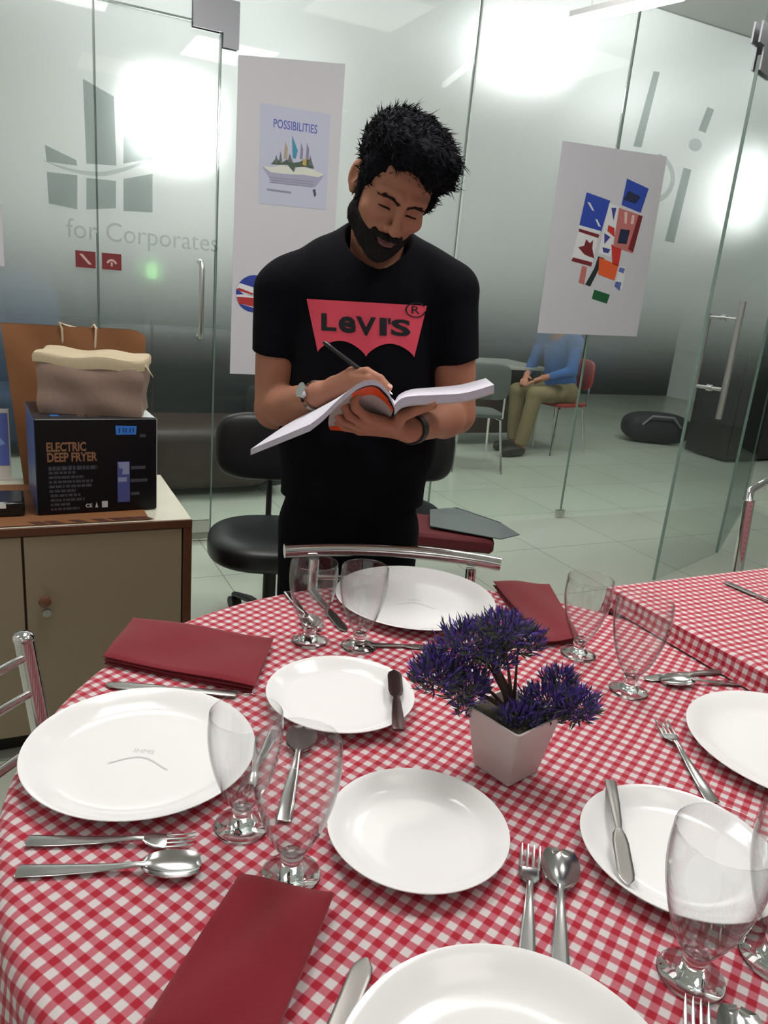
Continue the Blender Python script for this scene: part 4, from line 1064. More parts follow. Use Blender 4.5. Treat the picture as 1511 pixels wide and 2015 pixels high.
pprint(p1_, 'dark_mark', [k([(1020,1460),(1060,1450),(1075,1540),(1045,1570)])], mat('dark violet print', (78, 72, 100), 0.6), 0.0147)
# round union flag emblem
ec, er = (500, 578), 36
def eclip(poly):
    out = []
    for x, y in poly:
        dx, dy = x-ec[0], (y-ec[1]); d = math.hypot(dx, dy); s_ = min(1, er/d) if d else 1; out.append((ec[0]+dx*s_, ec[1]+dy*s_))
    return out
circ = [(ec[0]+er*math.cos(a_), ec[1]+er*1.02*math.sin(a_)) for a_ in np.linspace(0, 2*math.pi, 40)[:-1]]
pprint(p1_, 'flag_emblem', [circ], mat('flag blue', (40, 62, 150), 0.5), 0.0141)
pprint(p1_, 'flag_white', [eclip([(464,566),(470,556),(500,566),(530,580),(536,590),(520,592),(500,584),(478,578)]), eclip([(464,580),(500,578),(536,590),(536,612),(500,606),(464,600)]), eclip([(508,540),(520,544),(512,578),(500,576)])], mat('flag white', (225, 222, 226), 0.5), 0.0144)
pprint(p1_, 'flag_red', [eclip([(466,584),(500,586),(534,596),(532,608),(500,604),(468,598)]), eclip([(516,541),(526,548),(514,578),(508,576)]), eclip([(466,571),(470,566),(500,578),(496,580)])], mat('flag red', (176, 46, 48), 0.5), 0.0147)
# flags collage poster
p2_ = poster([(1107, 277), (1312, 308), (1252, 662), (1057, 655)], 'white poster with a collage of national flags, right of the man')
k = zpt(1050, 270, 5.036)
dkred = mat('dark red print', (118, 32, 40), 0.5); bl_ = mat('royal blue print', (44, 70, 168), 0.5); nv = mat('navy print', (34, 40, 72), 0.5); wt = mat('white print', (222, 220, 224), 0.55); rd = mat('bright red print', (196, 50, 44), 0.5)
og = mat('orange print', (226, 92, 44), 0.5); gn = mat('green print', (30, 92, 52), 0.5); pk = mat('faded red print', (190, 110, 106), 0.5); bkk = mat('black green print', (34, 44, 44), 0.5)
pprint(p2_, 'flag_tile', [k([(925,410),(1140,510),(1060,750),(870,670)])], bl_); pprint(p2_, 'flag_navy_patch', [k([(940,530),(1060,590),(1010,660),(890,620)])], nv, 0.0141)  # blue printed tile with a navy patch on it
pprint(p2_, 'flag_tile', [k([(525,545),(760,630),(665,950),(450,880)])], bl_, 0.0138); pprint(p2_, 'flag_stripes', [k([(530,640),(560,650),(600,730),(580,725)]), k([(610,810),(630,815),(665,890),(640,880)]), k([(450,870),(665,930),(660,960),(445,900)])], wt, 0.0142)
pprint(p2_, 'flag_tile', [k([(450,900),(650,960),(570,1280),(370,1220)])], wt, 0.0138)
pprint(p2_, 'maple_leaf', [k([(450,905),(650,965),(640,1000),(445,935)]), k([(390,1190),(580,1240),(570,1280),(372,1225)]), k([(440,1090),(500,1075),(520,1010),(555,1050),(590,1020),(580,1100),(600,1200),(540,1180),(500,1160)])], dkred, 0.0142)
pprint(p2_, 'flag_tile', [k([(750,650),(850,690),(760,1190),(640,1150),(690,900)])], wt, 0.0140)
pprint(p2_, 'flag_stripes', [k([(740,870),(800,900),(800,990),(730,930)]), k([(770,1060),(870,1110),(840,1280),(780,1260)])], rd, 0.0143)
pprint(p2_, 'flag_stripes', [k([(700,950),(760,990),(700,1060)]), k([(680,1090),(760,1110),(740,1150),(690,1140)]), k([(770,700),(820,700),(790,830)])], mat('flag indigo', (62, 64, 140), 0.5), 0.0143)
pprint(p2_, 'flag_tile', [k([(845,700),(1080,780),(980,1150),(790,1080)])], pk, 0.0145)
pprint(p2_, 'flag_stripes', [k([(1040,770),(1080,785),(985,1140),(935,1110)])], dkred, 0.0148); pprint(p2_, 'flag_stripes', [k([(900,740),(930,745),(920,860),(900,850)]), k([(975,770),(1000,775),(990,860),(960,860)])], mat('pale pink print', (224, 190, 186), 0.5), 0.0148)
pprint(p2_, 'flag_canton', [k([(860,910),(955,920),(920,1060),(830,1050)])], nv, 0.0150)
pprint(p2_, 'flag_tile', [k([(640,1180),(700,1200),(560,1480),(510,1460),(600,1300)])], bkk, 0.0141)
pprint(p2_, 'flag_tile', [k([(650,1190),(840,1270),(800,1420),(640,1360)])], og, 0.0143)
pprint(p2_, 'flag_tile', [k([(480,1270),(530,1290),(500,1460),(445,1440)])], pk, 0.0140)
pprint(p2_, 'flag_tile', [k([(845,1280),(910,1290),(880,1500),(800,1500)])], wt, 0.0140); pprint(p2_, 'flag_stripes', [k([(850,1290),(905,1300),(890,1350),(840,1330)]), k([(815,1430),(870,1440),(850,1520),(800,1480)])], mat('pale blue print', (92, 104, 170), 0.5), 0.0143)
pprint(p2_, 'flag_tile', [k([(600,1510),(755,1560),(725,1650),(575,1600)])], gn, 0.0141)
p3_ = poster([(-60, 395), (3, 402), (9, 524), (-55, 520)], 'sliver of a white poster on the glass at the far left edge')

# ================================================================== CHAIRS
def chrome_chair(origin, facing, lab, seat_m=None, HB=0.84):
    """origin: floor point under the seat centre; facing: unit vector the sitter looks along"""
    f = np.array([facing[0], facing[1], 0.0]); s_ = np.array([-f[1], f[0], 0]); o = np.array([origin[0], origin[1], 0.0])
    def q(a, b_, z): return o + s_*a + f*b_ + UZ*z
    t = thing('dining_chair', lab, 'chair', o, 'chrome framed dining chairs')
    MB().superell(q(0, 0, 0.455), (0.20, 0.20, 0.022), 0.4, 0.35, (s_, f, UZ), 32).obj('seat', seat_m or mat('brown chair seat', (92, 48, 34), 0.5), t)
    for sg in (-1, 1):
        MB().tube([q(sg*0.18, 0.18, 0.44), q(sg*0.19, 0.19, 0.0)], 0.011, 12).obj('leg', m_chrome, t)
        MB().tube([q(sg*0.185, -0.27, 0.0), q(sg*0.178, -0.19, 0.44), q(sg*0.175, -0.20, 0.56), q(sg*0.172, -0.235, HB-0.012)], [0.0125, 0.0135, 0.015, 0.015], 14, flat=0.8).obj('back_leg', m_chrome, t)
        MB().tube([q(sg*0.18, 0.17, 0.30), q(sg*0.182, -0.22, 0.30)], 0.008, 10).obj('stretcher', m_chrome, t)
    MB().tube([q(a_*0.238, -0.240 - 0.03*(1-a_*a_), HB + 0.006*(1-a_*a_)) for a_ in np.linspace(-1, 1, 15)], [0.0155]*15, 16).obj('top_rail', m_chrome, t)
    for z in (0.74, 0.63):
        MB().tube([q(-0.172, -0.225+(0.72-z)*0.12, z), q(0, -0.245+(0.72-z)*0.12, z), q(0.172, -0.225+(0.72-z)*0.12, z)], 0.0065, 10).obj('back_slat', m_chrome, t)
    return t
rl, rr2 = P(555, 1090, 1.56), P(989, 1098, 1.60)
mid = (rl+rr2)/2; dr = rr2-rl; dr[2] = 0; dr /= np.linalg.norm(dr); fc_ = np.array([dr[1], -dr[0]])
cc_ = chrome_chair(mid[:2] - (-fc_)*0.25, fc_, 'chrome framed chair between the round table and the standing man', HB=0.79)
m_maroon = mat('maroon seat cloth', (88, 20, 28), 0.8)
# left chair : post top at (40,1245), rungs running off to the lower left
def flat_chair(p_top, d_in, lab):
    """ladder back: two broad flat posts joined by thin rungs; p_top is the visible post's top"""
    t = thing('dining_chair', lab, 'chair', (p_top[0]-d_in[0]*0.2, p_top[1]-d_in[1]*0.2, 0), 'chrome framed dining chairs')
    ac = np.array([d_in[0], d_in[1], 0.0]); out = np.array([ac[1], -ac[0], 0.0]);
    if out[0] > 0: out = -out                 # away from the table
    H = p_top[2]
    def q(a, b_, z): return np.array([p_top[0], p_top[1], 0]) - ac*a + out*b_ + UZ*z
    for a_ in (0.0, 0.38):
        MB().tube([q(a_, 0.0, H), q(a_, -0.004, H-0.006+0.0), q(a_, -0.035, H-0.2), q(a_, -0.075, 0.45), q(a_, 0.02, 0.0)][1:], [0.017, 0.017, 0.017, 0.016], 16, flat=1.0).obj('back_leg', m_chrome, t)
        MB().superell(q(a_, -0.004, H-0.004), (0.0185, 0.0185, 0.012), 1, 1, n=20).obj('post_cap', m_chrome, t)
        MB().tube([q(a_, -0.42, 0.44), q(a_, -0.43, 0.0)], 0.012, 12).obj('leg', m_chrome, t)
    for z, k_ in ((H-0.035, -0.012), (H-0.10, -0.022)):
        MB().tube([q(0, k_, z), q(0.19, k_+0.01, z), q(0.38, k_, z)], 0.0075, 10).obj('back_slat', m_chrome, t)
    MB().tube([q(0, -0.04, H-0.195), q(0.19, -0.03, H-0.195), q(0.38, -0.04, H-0.195)], 0.009, 10).obj('back_slat', m_chrome, t)
    MB().superell(q(0.19, -0.25, 0.455), (0.20, 0.20, 0.022), 0.4, 0.35, (ac, out, UZ), 32).obj('seat', mat('brown chair seat', (92, 48, 34), 0.5), t)
    return t
pt = P(42, 1250, 1.17)
flat_chair(pt, (0.26, 0.966), 'chrome ladder-back chair at the left edge, beside the large plate')
# right chair beyond the side table
ro = P(1474, 985, 2.25)
t = thing('dining_chair', 'chrome framed chair behind the rectangular side table at the right edge', 'chair', (ro[0]+0.2, ro[1]+0.03, 0), 'chrome framed dining chairs')
H = ro[2]
def q(a, b_, z): return np.array([ro[0], ro[1], 0]) + np.array([0.9, 0.43, 0])*a + np.array([-0.43, 0.9, 0])*b_ + UZ*z
for a_ in (0.0, 0.40):
    MB().tube([q(a_, 0, H), q(a_, -0.02, 0.55), q(a_, -0.03, 0.44), q(a_, 0.05, 0)], 0.0165, 14).obj('back_leg', m_chrome, t)
    MB().tube([q(a_, -0.40, 0.44), q(a_, -0.41, 0)], 0.0115, 12).obj('leg', m_chrome, t)
MB().tube([q(0.0, 0.0, H-0.01), q(0.02, 0.02, H+0.025), q(0.10, 0.04, H+0.045), q(0.20, 0.045, H+0.05), q(0.30, 0.04, H+0.045), q(0.38, 0.02, H+0.025), q(0.40, 0, H-0.01)], 0.012, 14).obj('top_rail', m_chrome, t)
MB().superell(q(0.2, -0.22, 0.455), (0.20, 0.20, 0.022), 0.4, 0.35, n=32).obj('seat', mat('brown chair seat', (92, 48, 34), 0.5), t)

# swivel office chairs
m_leather = mat('black leatherette', (22, 22, 25), 0.38, spec=0.5, bump=0.15, bscale=300)
m_blackp = mat('black nylon', (20, 20, 20), 0.45)
def swivel(c, yaw, lab, back=True, zs=0.465, fo_=0.0):
    c = np.array([c[0], c[1], 0.0]); s_ = np.array([math.cos(yaw), math.sin(yaw), 0]); f = np.array([-s_[1], s_[0], 0])
    def q(a, b_, z): return c + s_*a + f*b_ + UZ*z
    t = thing('office_chair', lab, 'chair', c, 'black swivel chairs')
    MB().superell(q(0, fo_, zs), (0.235, 0.23, 0.058), 0.55, 0.8, (s_, f, UZ), 48).obj('seat', m_leather, t)
    if back: MB().superell(q(0, -0.27, 0.70), (0.22, 0.045, 0.135), 0.55, 0.55, (s_, f, UZ), 48).obj('backrest', m_leather, t)
    MB().tube([q(0, -0.31, 0.74), q(0, -0.315, 0.58), q(0, -0.29, zs-0.03), q(0, -0.2, zs-0.066), q(0, 0, zs-0.062)], 0.012, 10, flat=1.0).obj('back_bar', m_blackp, t)
    MB().tube([q(0, 0, zs-0.05), q(0, 0, 0.09)], 0.025, 16).obj('gas_column', m_blackp, t)
    for k_ in range(5):
        a_ = math.radians(127) + k_*2*math.pi/5; d = np.array([math.cos(a_), math.sin(a_), 0])
        MB().tube([q(0, 0, 0.10), c + d*0.16 + UZ*0.095, c + d*0.30 + UZ*0.062], [0.024, 0.02, 0.015], 10, flat=0.7, ref=(0, 0, 1)).obj('leg', m_blackp, t)
        MB().tube([c + d*0.30 + UZ*0.027 - np.cross(d, UZ)*0.02, c + d*0.30 + UZ*0.027 + np.cross(d, UZ)*0.02], 0.026, 16).obj('castor', m_blackp, t)
    return t
sc1 = P(525, 1080, 2.75)
# back towards the hall
swivel((sc1[0]+0.02, sc1[1]-0.03), math.radians(192), 'black swivel chair left of the standing man, seat and back showing', zs=0.41, fo_=0.06)
sc2 = P(735, 1075, 2.95)
swivel((sc2[0]+0.02, sc2[1]), math.radians(165), 'black swivel chair mostly hidden behind the standing man')
s2 = np.array([sc2[0]+0.16, sc2[1]-0.02, 0.522])
ca_, cb_ = Z(800, 1047, 0.575), Z(974, 1064, 0.575); cw_ = cb_-ca_; cl_ = np.linalg.norm(cw_); cw_ /= cl_; cn_ = np.array([-cw_[1], cw_[0], 0])
mb = MB(); mb.box((ca_+cb_)/2 + cn_*0.12 - UZ*0.0265, (cl_, 0.24, 0.052), (cw_, cn_, UZ), 0.012)
tag(mb.obj('seat_cushion', m_maroon), 'dark maroon cushion on the hidden swivel chair, under the grey folder', 'cushion')
fpix = [(846, 1035), (896, 1000), (1020, 1052), (990, 1060), (936, 1060)]
zf = 0.585
fpts = [Z(846, 1036, zf), Z(985, 1062, zf-0.004), Z(1022, 1053, zf-0.004), Z(985, 1030, zf+0.006), Z(896, 1000, zf+0.012), Z(846, 1004, zf+0.010)]
fo = MB().poly(fpts, UZ*0.003)
fo.box((fpts[3]+fpts[4])/2 + UZ*0.003, (np.linalg.norm(fpts[4]-fpts[3]), 0.006, 0.003), ((fpts[4]-fpts[3])/np.linalg.norm(fpts[4]-fpts[3]), np.cross(UZ, (fpts[4]-fpts[3])/np.linalg.norm(fpts[4]-fpts[3])), UZ))
tag(fo.obj('folder', mat('dark grey folder', (84, 92, 92), 0.3), smooth=False), 'dark grey pointed folder lying on the maroon cushion right of the man', 'folder')

# ================================================================== HALL BEHIND THE GLASS
m_htop = mat('pale desk top', (150, 150, 140), 0.4); m_dkbrown = mat('dark brown wood', (58, 44, 36), 0.5); m_darkcab = mat('black brown wood', (26, 20, 22), 0.4); m_nvy = mat('navy upholstery', (44, 60, 82), 0.8)
hp_ = Z(975, 716, 0.75)
ht = thing('hall_table', 'pale topped table behind the glass, right of the man', 'table', (hp_[0]-0.15, hp_[1]+0.1, 0))
MB().box((hp_[0]-0.15, hp_[1]+0.1, 0.737), (1.15, 0.75, 0.026), (WU, WV, UZ), 0.003).obj('tabletop', m_htop, ht, smooth=False)
MB().box(np.array([hp_[0]-0.15, hp_[1]+0.1, 0.42]) - WV*0.20, (1.0, 0.03, 0.60), (WU, WV, UZ)).obj('modesty_panel', m_dkbrown, ht, smooth=False)
for a_, b_ in ((-0.5, -0.33), (0.5, -0.33), (-0.5, 0.33), (0.5, 0.33)):
    p = np.array([hp_[0]-0.15, hp_[1]+0.1, 0]) + WU*a_ + WV*b_
    MB().tube([p, p+UZ*0.724], 0.015, 12).obj('leg', m_steel, ht)
def hall_chair(o, yaw, lab, m_seat):
    o = np.array([o[0], o[1], 0.0]); s_ = np.array([math.cos(yaw), math.sin(yaw), 0]); f = np.array([-s_[1], s_[0], 0])
    def q(a, b_, z): return o + s_*a + f*b_ + UZ*z
    t = thing('hall_chair', lab, 'chair', o, 'chairs in the hall')
    MB().superell(q(0, 0, 0.45), (0.20, 0.20, 0.02), 0.4, 0.4, (s_, f, UZ), 28).obj('seat', m_seat, t)
    MB().superell(q(0, -0.21, 0.72), (0.19, 0.018, 0.14), 0.45, 0.45, (s_, f, UZ), 28).obj('backrest', m_seat, t)
    for sg in (-1, 1):
        MB().tube([q(sg*0.16, -0.21, 0.62), q(sg*0.165, -0.20, 0.44), q(sg*0.17, -0.12, 0.43)], 0.009, 8).obj('back_frame', m_chrome, t)
        for fb in (-1, 1):
            MB().tube([q(sg*0.13, fb*0.12, 0.432), q(sg*0.165, fb*0.16, 0.415), q(sg*0.20, fb*0.23, 0.0)], 0.010, 8).obj('leg', m_chrome, t)
    return t
sp = Z(1098, 792, 0.45)
hall_chair((sp[0], sp[1]), math.radians(126.9+0), 'red seated chair with chrome legs under the seated person', mat('red chair seat', (150, 46, 44), 0.5))
s3 = Z(955, 940, 0.0)
hall_chair((s3[0]-0.1, s3[1]+0.35), math.radians(10), 'grey chair with pale tube legs pushed under the hall table', mat('grey chair seat', (96, 100, 98), 0.6))
dc = Z(1440, 915, 0.0)
kc = np.array([dc[0], dc[1], 0.0]) + WU*1.0 + WV*0.35
c9 = thing('dark_cupboard', 'long black-brown cupboard in the hall at the right edge', 'cupboard', kc)
MB().box(kc + UZ*0.65, (2.0, 0.5, 1.26), (WU, WV, UZ), 0.006).obj('body', m_darkcab, c9, smooth=False)
for k_ in range(3): MB().box(kc + UZ*0.64 - WV*0.256 + WU*(-0.66+0.66*k_), (0.63, 0.012, 1.16), (WU, WV, UZ), 0.003).obj('door', m_darkcab, c9, smooth=False)
bg = Z(1285, 870, 0.0)
bb = thing('sports_bag', 'black bag slumped on the hall floor behind the glass', 'bag', bg)
MB().superell(bg + UZ*0.16, (0.36, 0.18, 0.16), 0.75, 0.6, n=36).obj('bag_body', mat('black bag fabric', (26, 26, 32), 0.7, bump=0.5, bscale=20), bb)
MB().tube([bg + np.array([-0.2, -0.17, 0.2]), bg + np.array([-0.12, -0.2, 0.30]), bg + np.array([0.1, -0.2, 0.30]), bg + np.array([0.2, -0.17, 0.2])], 0.012, 8).obj('strap', mat('grey strap', (120, 120, 125), 0.6), bb)
# low dark bench and a padded chair blurred behind the left panes
def at_wall(px, py, back, z):
    q_ = WP(px, py, -back); return np.array([q_[0], q_[1], z])
bs = at_wall(355, 700, 1.1, 0)
so = thing('sofa', 'dark sofa seen dimly through the left glass door', 'sofa', bs)
MB().superell(bs + UZ*0.24, (0.55, 0.36, 0.20), 0.35, 0.3, (WU, WV, UZ), 36).obj('seat', m_dkbrown, so)
MB().superell(bs + UZ*0.62 + WV*0.28, (0.55, 0.11, 0.36), 0.35, 0.3, (WU, WV, UZ), 36).obj('backrest', mat('charcoal upholstery', (40, 44, 44), 0.7), so)
for a_ in (-0.55, 0.55): MB().superell(bs + UZ*0.33 + WU*a_, (0.08, 0.36, 0.30), 0.4, 0.4, (WU, WV, UZ), 28).obj('armrest', mat('charcoal upholstery', (40, 44, 44), 0.7), so)
bs = at_wall(20, 700, 2.2, 0)
so = thing('armchair', 'navy armchair blurred behind the glass at the far left', 'chair', bs)
MB().superell(bs + UZ*0.26, (0.36, 0.33, 0.20), 0.35, 0.3, (WU, WV, UZ), 36).obj('seat', m_nvy, so)
MB().superell(bs + UZ*0.72 + WV*0.26, (0.34, 0.11, 0.52), 0.45, 0.4, (WU, WV, UZ), 36).obj('backrest', m_nvy, so)
ex = WP(299, 532, -0.7)
e_ = thing('exit_lamp', 'small green glowing lamp behind the left glass door', 'lamp', ex)
MB().superell(ex, (0.028, 0.012, 0.045), 0.5, 0.5, (WU, WV, UZ), 20).obj('lamp_shade', emit('green glow', (130, 210, 120), 2.2), e_)
MB().tube([ex - UZ*0.04, np.array([ex[0], ex[1], 0.01])], 0.008, 8).obj('pole', m_dkbrown, e_)
MB().tube([np.array([ex[0], ex[1], 0.0]), np.array([ex[0], ex[1], 0.012])], 0.09, 20).obj('base', m_dkbrown, e_)

# ================================================================== STANDING MAN
HAL, HPH, HRO = math.radians(14), math.radians(30), math.radians(15)
HC = np.array([-0.038, 1.680, 1.553])
f0 = np.array([math.sin(HAL), -math.cos(HAL), 0]); s0 = np.array([math.cos(HAL), math.sin(HAL), 0]); u0 = UZ
hf = f0*math.cos(HPH) - u0*math.sin(HPH); hu = u0*math.cos(HPH) + f0*math.sin(HPH)
HUp = hu*math.cos(HRO) + s0*math.sin(HRO); HSd = s0*math.cos(HRO) - hu*math.sin(HRO)
HR = np.array([HSd, hf, HUp])                 # rows: side (his left), forward, up
def toH(p): return (p - HC) @ HR.T
def fromH(l): return HC + np.array(l) @ HR
def head_sdf(l):
    d = ell(l, (0, -0.018, 0.040), (0.0755, 0.096, 0.082))
    d = smin(d, ell(l, (0, 0.032, -0.020), (0.0655, 0.060, 0.090)), 0.03)
    d = smin(d, ell(l, (0, 0.045, -0.082), (0.046, 0.046, 0.036)), 0.025)
    ax = np.abs(l[..., 0]); m = l.copy(); m[..., 0] = ax
    d = smin(d, sph(m, (0.049, 0.008, -0.072), 0.021), 0.028)
    d = smin(d, sph(l, (0, 0.079, -0.104), 0.0155), 0.022)
    d = smin(d, ell(m, (0.044, 0.064, -0.034), (0.020, 0.018, 0.015)), 0.020)
    d = smin(d, cone(m, (0.010, 0.086, 0.013), (0.044, 0.073, 0.012), 0.0120, 0.0095), 0.012)
    d = smax(d, -ell(m, (0.030, 0.100, -0.0085), (0.0215, 0.0235, 0.0135)), 0.008)
    d = smin(d, ell(m, (0.031, 0.0715, -0.0095), (0.0155, 0.0135, 0.0110)), 0.004)
    d = smax(d, -ell(m, (0.031, 0.0850, -0.0160), (0.0135, 0.0035, 0.0011)), 0.0022)       # lash line of the lowered lid
    n = cone(l, (0, 0.088, 0.004), (0, 0.110, -0.036), 0.0082, 0.0092)
    n = smin(n, sph(l, (0, 0.1145, -0.0425), 0.0108), 0.008)
    n = smin(n, ell(m, (0.0135, 0.100, -0.0465), (0.0085, 0.0105, 0.0078)), 0.006)
    d = smin(d, n, 0.009)
    d = smax(d, -ell(m, (0.0075, 0.106, -0.0545), (0.0042, 0.0055, 0.003)), 0.003)
    d = smin(d, ell(l, (0, 0.086, -0.070), (0.030, 0.014, 0.020)), 0.012)
    d = smin(d, ell(l, (0, 0.0975, -0.0705), (0.0225, 0.0065, 0.0048)), 0.004)
    d = smin(d, ell(l, (0, 0.0955, -0.0805), (0.0195, 0.0075, 0.0060)), 0.004)
    d = smax(d, -ell(l, (0, 0.104, -0.0755), (0.025, 0.006, 0.0010)), 0.002)
    # ears
    ca, sa = math.cos(0.35), math.sin(0.35)
    e = m - np.array([0.0775, -0.010, -0.014]); ex_ = e[..., 0]*ca + e[..., 1]*sa; ey = -e[..., 0]*sa + e[..., 1]*ca; ez = e[..., 2]
    q = np.stack([ex_, ey, ez], -1)
    ear = ell(q, (0.004, -0.004, 0.004), (0.0075, 0.0185, 0.029)); ear = smin(ear, ell(q, (0.001, 0.004, -0.024), (0.0065, 0.0085, 0.010)), 0.006)
    ear = smax(ear, -ell(q, (0.0115, 0.002, 0.004), (0.0070, 0.0115, 0.0185)), 0.003)
    ear = smin(ear, ell(q, (0.004, 0.012, -0.006), (0.006, 0.005, 0.008)), 0.004)
    return smin(d, ear, 0.010)

YB = 1.80
J = dict(shR=P(556, 574, YB), elR=P(540, 806, YB+0.0), wrR=P(628, 776, 1.585), shL=P(886, 578, YB), elL=P(896, 816, YB), wrL=P(806, 846, 1.555))
hipc = P(690, 985, YB+0.01); chest = P(722, 640, YB+0.015); belly = P(702, 860, YB+0.005); neckb = P(742, 500, YB+0.03)
skull_base = fromH((0, -0.045, -0.06)); 
footR = np.array([-0.185, 1.78, 0.0]); footL = np.array([0.045, 1.80, 0.0])
def chain(p, pts, rad, k=0.004):
    d = None
    for i in range(len(pts)-1):
        c = cone(p, pts[i], pts[i+1], rad[i], rad[i+1]); d = c if d is None else smin(d, c, k)
    return d
# --- hands, finger by finger
RHp = dict(idx=[(692, 733, 1.545), (722, 731, 1.515), (748, 745, 1.497), (765, 763, 1.485)],
           mid=[(696, 743, 1.535), (728, 744, 1.505), (748, 759, 1.492), (757, 774, 1.490)],
           rng=[(698, 755, 1.535), (728, 758, 1.508), (740, 772, 1.503), (734, 782, 1.520)],
           pky=[(694, 766, 1.545), (716, 772, 1.523), (724, 782, 1.522), (714, 788, 1.538)],
           thb=[(655, 762, 1.580), (692, 742, 1.575), (726, 746, 1.545), (754, 762, 1.503)])
LHp = dict(idx=[(722, 822, 1.470), (700, 803, 1.447), (697, 787, 1.444), (706, 775, 1.446)],
           mid=[(712, 832, 1.492), (686, 817, 1.463), (678, 798, 1.457), (683, 783, 1.462)],
           rng=[(706, 840, 1.515), (674, 829, 1.490), (660, 812, 1.482), (661, 797, 1.484)],
           pky=[(708, 846, 1.538), (680, 842, 1.525), (664, 830, 1.517), (660, 817, 1.514)],
           thb=[(778, 838, 1.525), (792, 818, 1.470), (822, 806, 1.437), (852, 797, 1.425)])
FR = dict(idx=(0.0098, 0.0088, 0.0080, 0.0072), mid=(0.0100, 0.0090, 0.0082, 0.0073), rng=(0.0096, 0.0085, 0.0077, 0.0069), pky=(0.0086, 0.0075, 0.0067, 0.0060), thb=(0.0135, 0.0115, 0.0100, 0.0085))
RH = {k: [P(*q) for q in v] for k, v in RHp.items()}; LH = {k: [P(*q) for q in v] for k, v in LHp.items()}
def hand_sdf(p, Hd, wr):
    palm = None
    for k in ('idx', 'mid', 'rng', 'pky'):
        c = cone(p, wr + (Hd[k][0]-wr)*0.12, Hd[k][0], 0.0165, 0.0112); palm = c if palm is None else smin(palm, c, 0.012)
    d = palm
    fingers = None
    for k in ('idx', 'mid', 'rng', 'pky', 'thb'):
        f = chain(p, Hd[k], FR[k], 0.003)
        fingers = f if fingers is None else smin(fingers, f, 0.0012)
    th = cone(p, wr*0.55 + Hd['idx'][0]*0.45, Hd['thb'][0], 0.014, 0.0135)
    return smin(smin(d, th, 0.012), fingers, 0.006)
def near(p, c, r, fn, big=1.0):
    dist = n3(p - c); out = dist - r*0.5 + 0.02; m = dist < r
    if m.any():
        out = np.where(m, 0, out); out[m] = fn(p[m])
    return out
def body_sdf(p):
    sh = p.shape[:-1]; q = p.reshape(-1, 3)
    d = near(q, HC, 0.24, lambda a: head_sdf(toH(a)))
    d = smin(d, cone(q, neckb - UZ*0.03, skull_base, 0.062, 0.056), 0.030)
    # trunk
    t = cone(q*np.array([1, 1.45, 1]), chest*np.array([1, 1.45, 1]), belly*np.array([1, 1.45, 1]), 0.145, 0.150)/1.25
    t = smin(t, cone(q*np.array([1, 1.45, 1]), belly*np.array([1, 1.45, 1]), (hipc - UZ*0.03)*np.array([1, 1.45, 1]), 0.150, 0.150)/1.25, 0.03)
    t = smin(t, cone(q, J['shR'], J['shL'], 0.050, 0.050), 0.05); d = smin(d, t, 0.025)
    for s_ in 'RL':
        wr = J['wr'+s_]; el = J['el'+s_]; sh_ = J['sh'+s_]
        a = cone(q, sh_, el, 0.052, 0.042); a = smin(a, cone(q, sh_*0.45+el*0.55, el*0.98+sh_*0.02, 0.048, 0.042), 0.02)
        fm = el*0.72 + wr*0.28
        a = smin(a, cone(q, el, fm, 0.041, 0.042), 0.015); a = smin(a, cone(q, fm, wr, 0.041, 0.0265), 0.02)
        Hd = RH if s_ == 'R' else LH
        h = near(q, Hd['mid'][1], 0.20, lambda a_: hand_sdf(a_, Hd, wr))
        d = smin(d, smin(a, h, 0.012), 0.012)
    for hx, ft in ((-0.085, footR), (0.085, footL)):
        hip = hipc + np.array([hx, 0, -0.06]); kn = np.array([(hip[0]+ft[0])/2, ft[1]-0.01, 0.49]); an = ft + np.array([0, 0.03, 0.085])
        l = smin(cone(q, hip, kn, 0.078, 0.054), cone(q, kn, an, 0.054, 0.036), 0.03)
        l = smin(l, cone(q, an - UZ*0.03, ft + np.array([0, -0.12, 0.045]), 0.036, 0.03), 0.02)
        d = smin(d, l, 0.03)
    return d.reshape(sh)
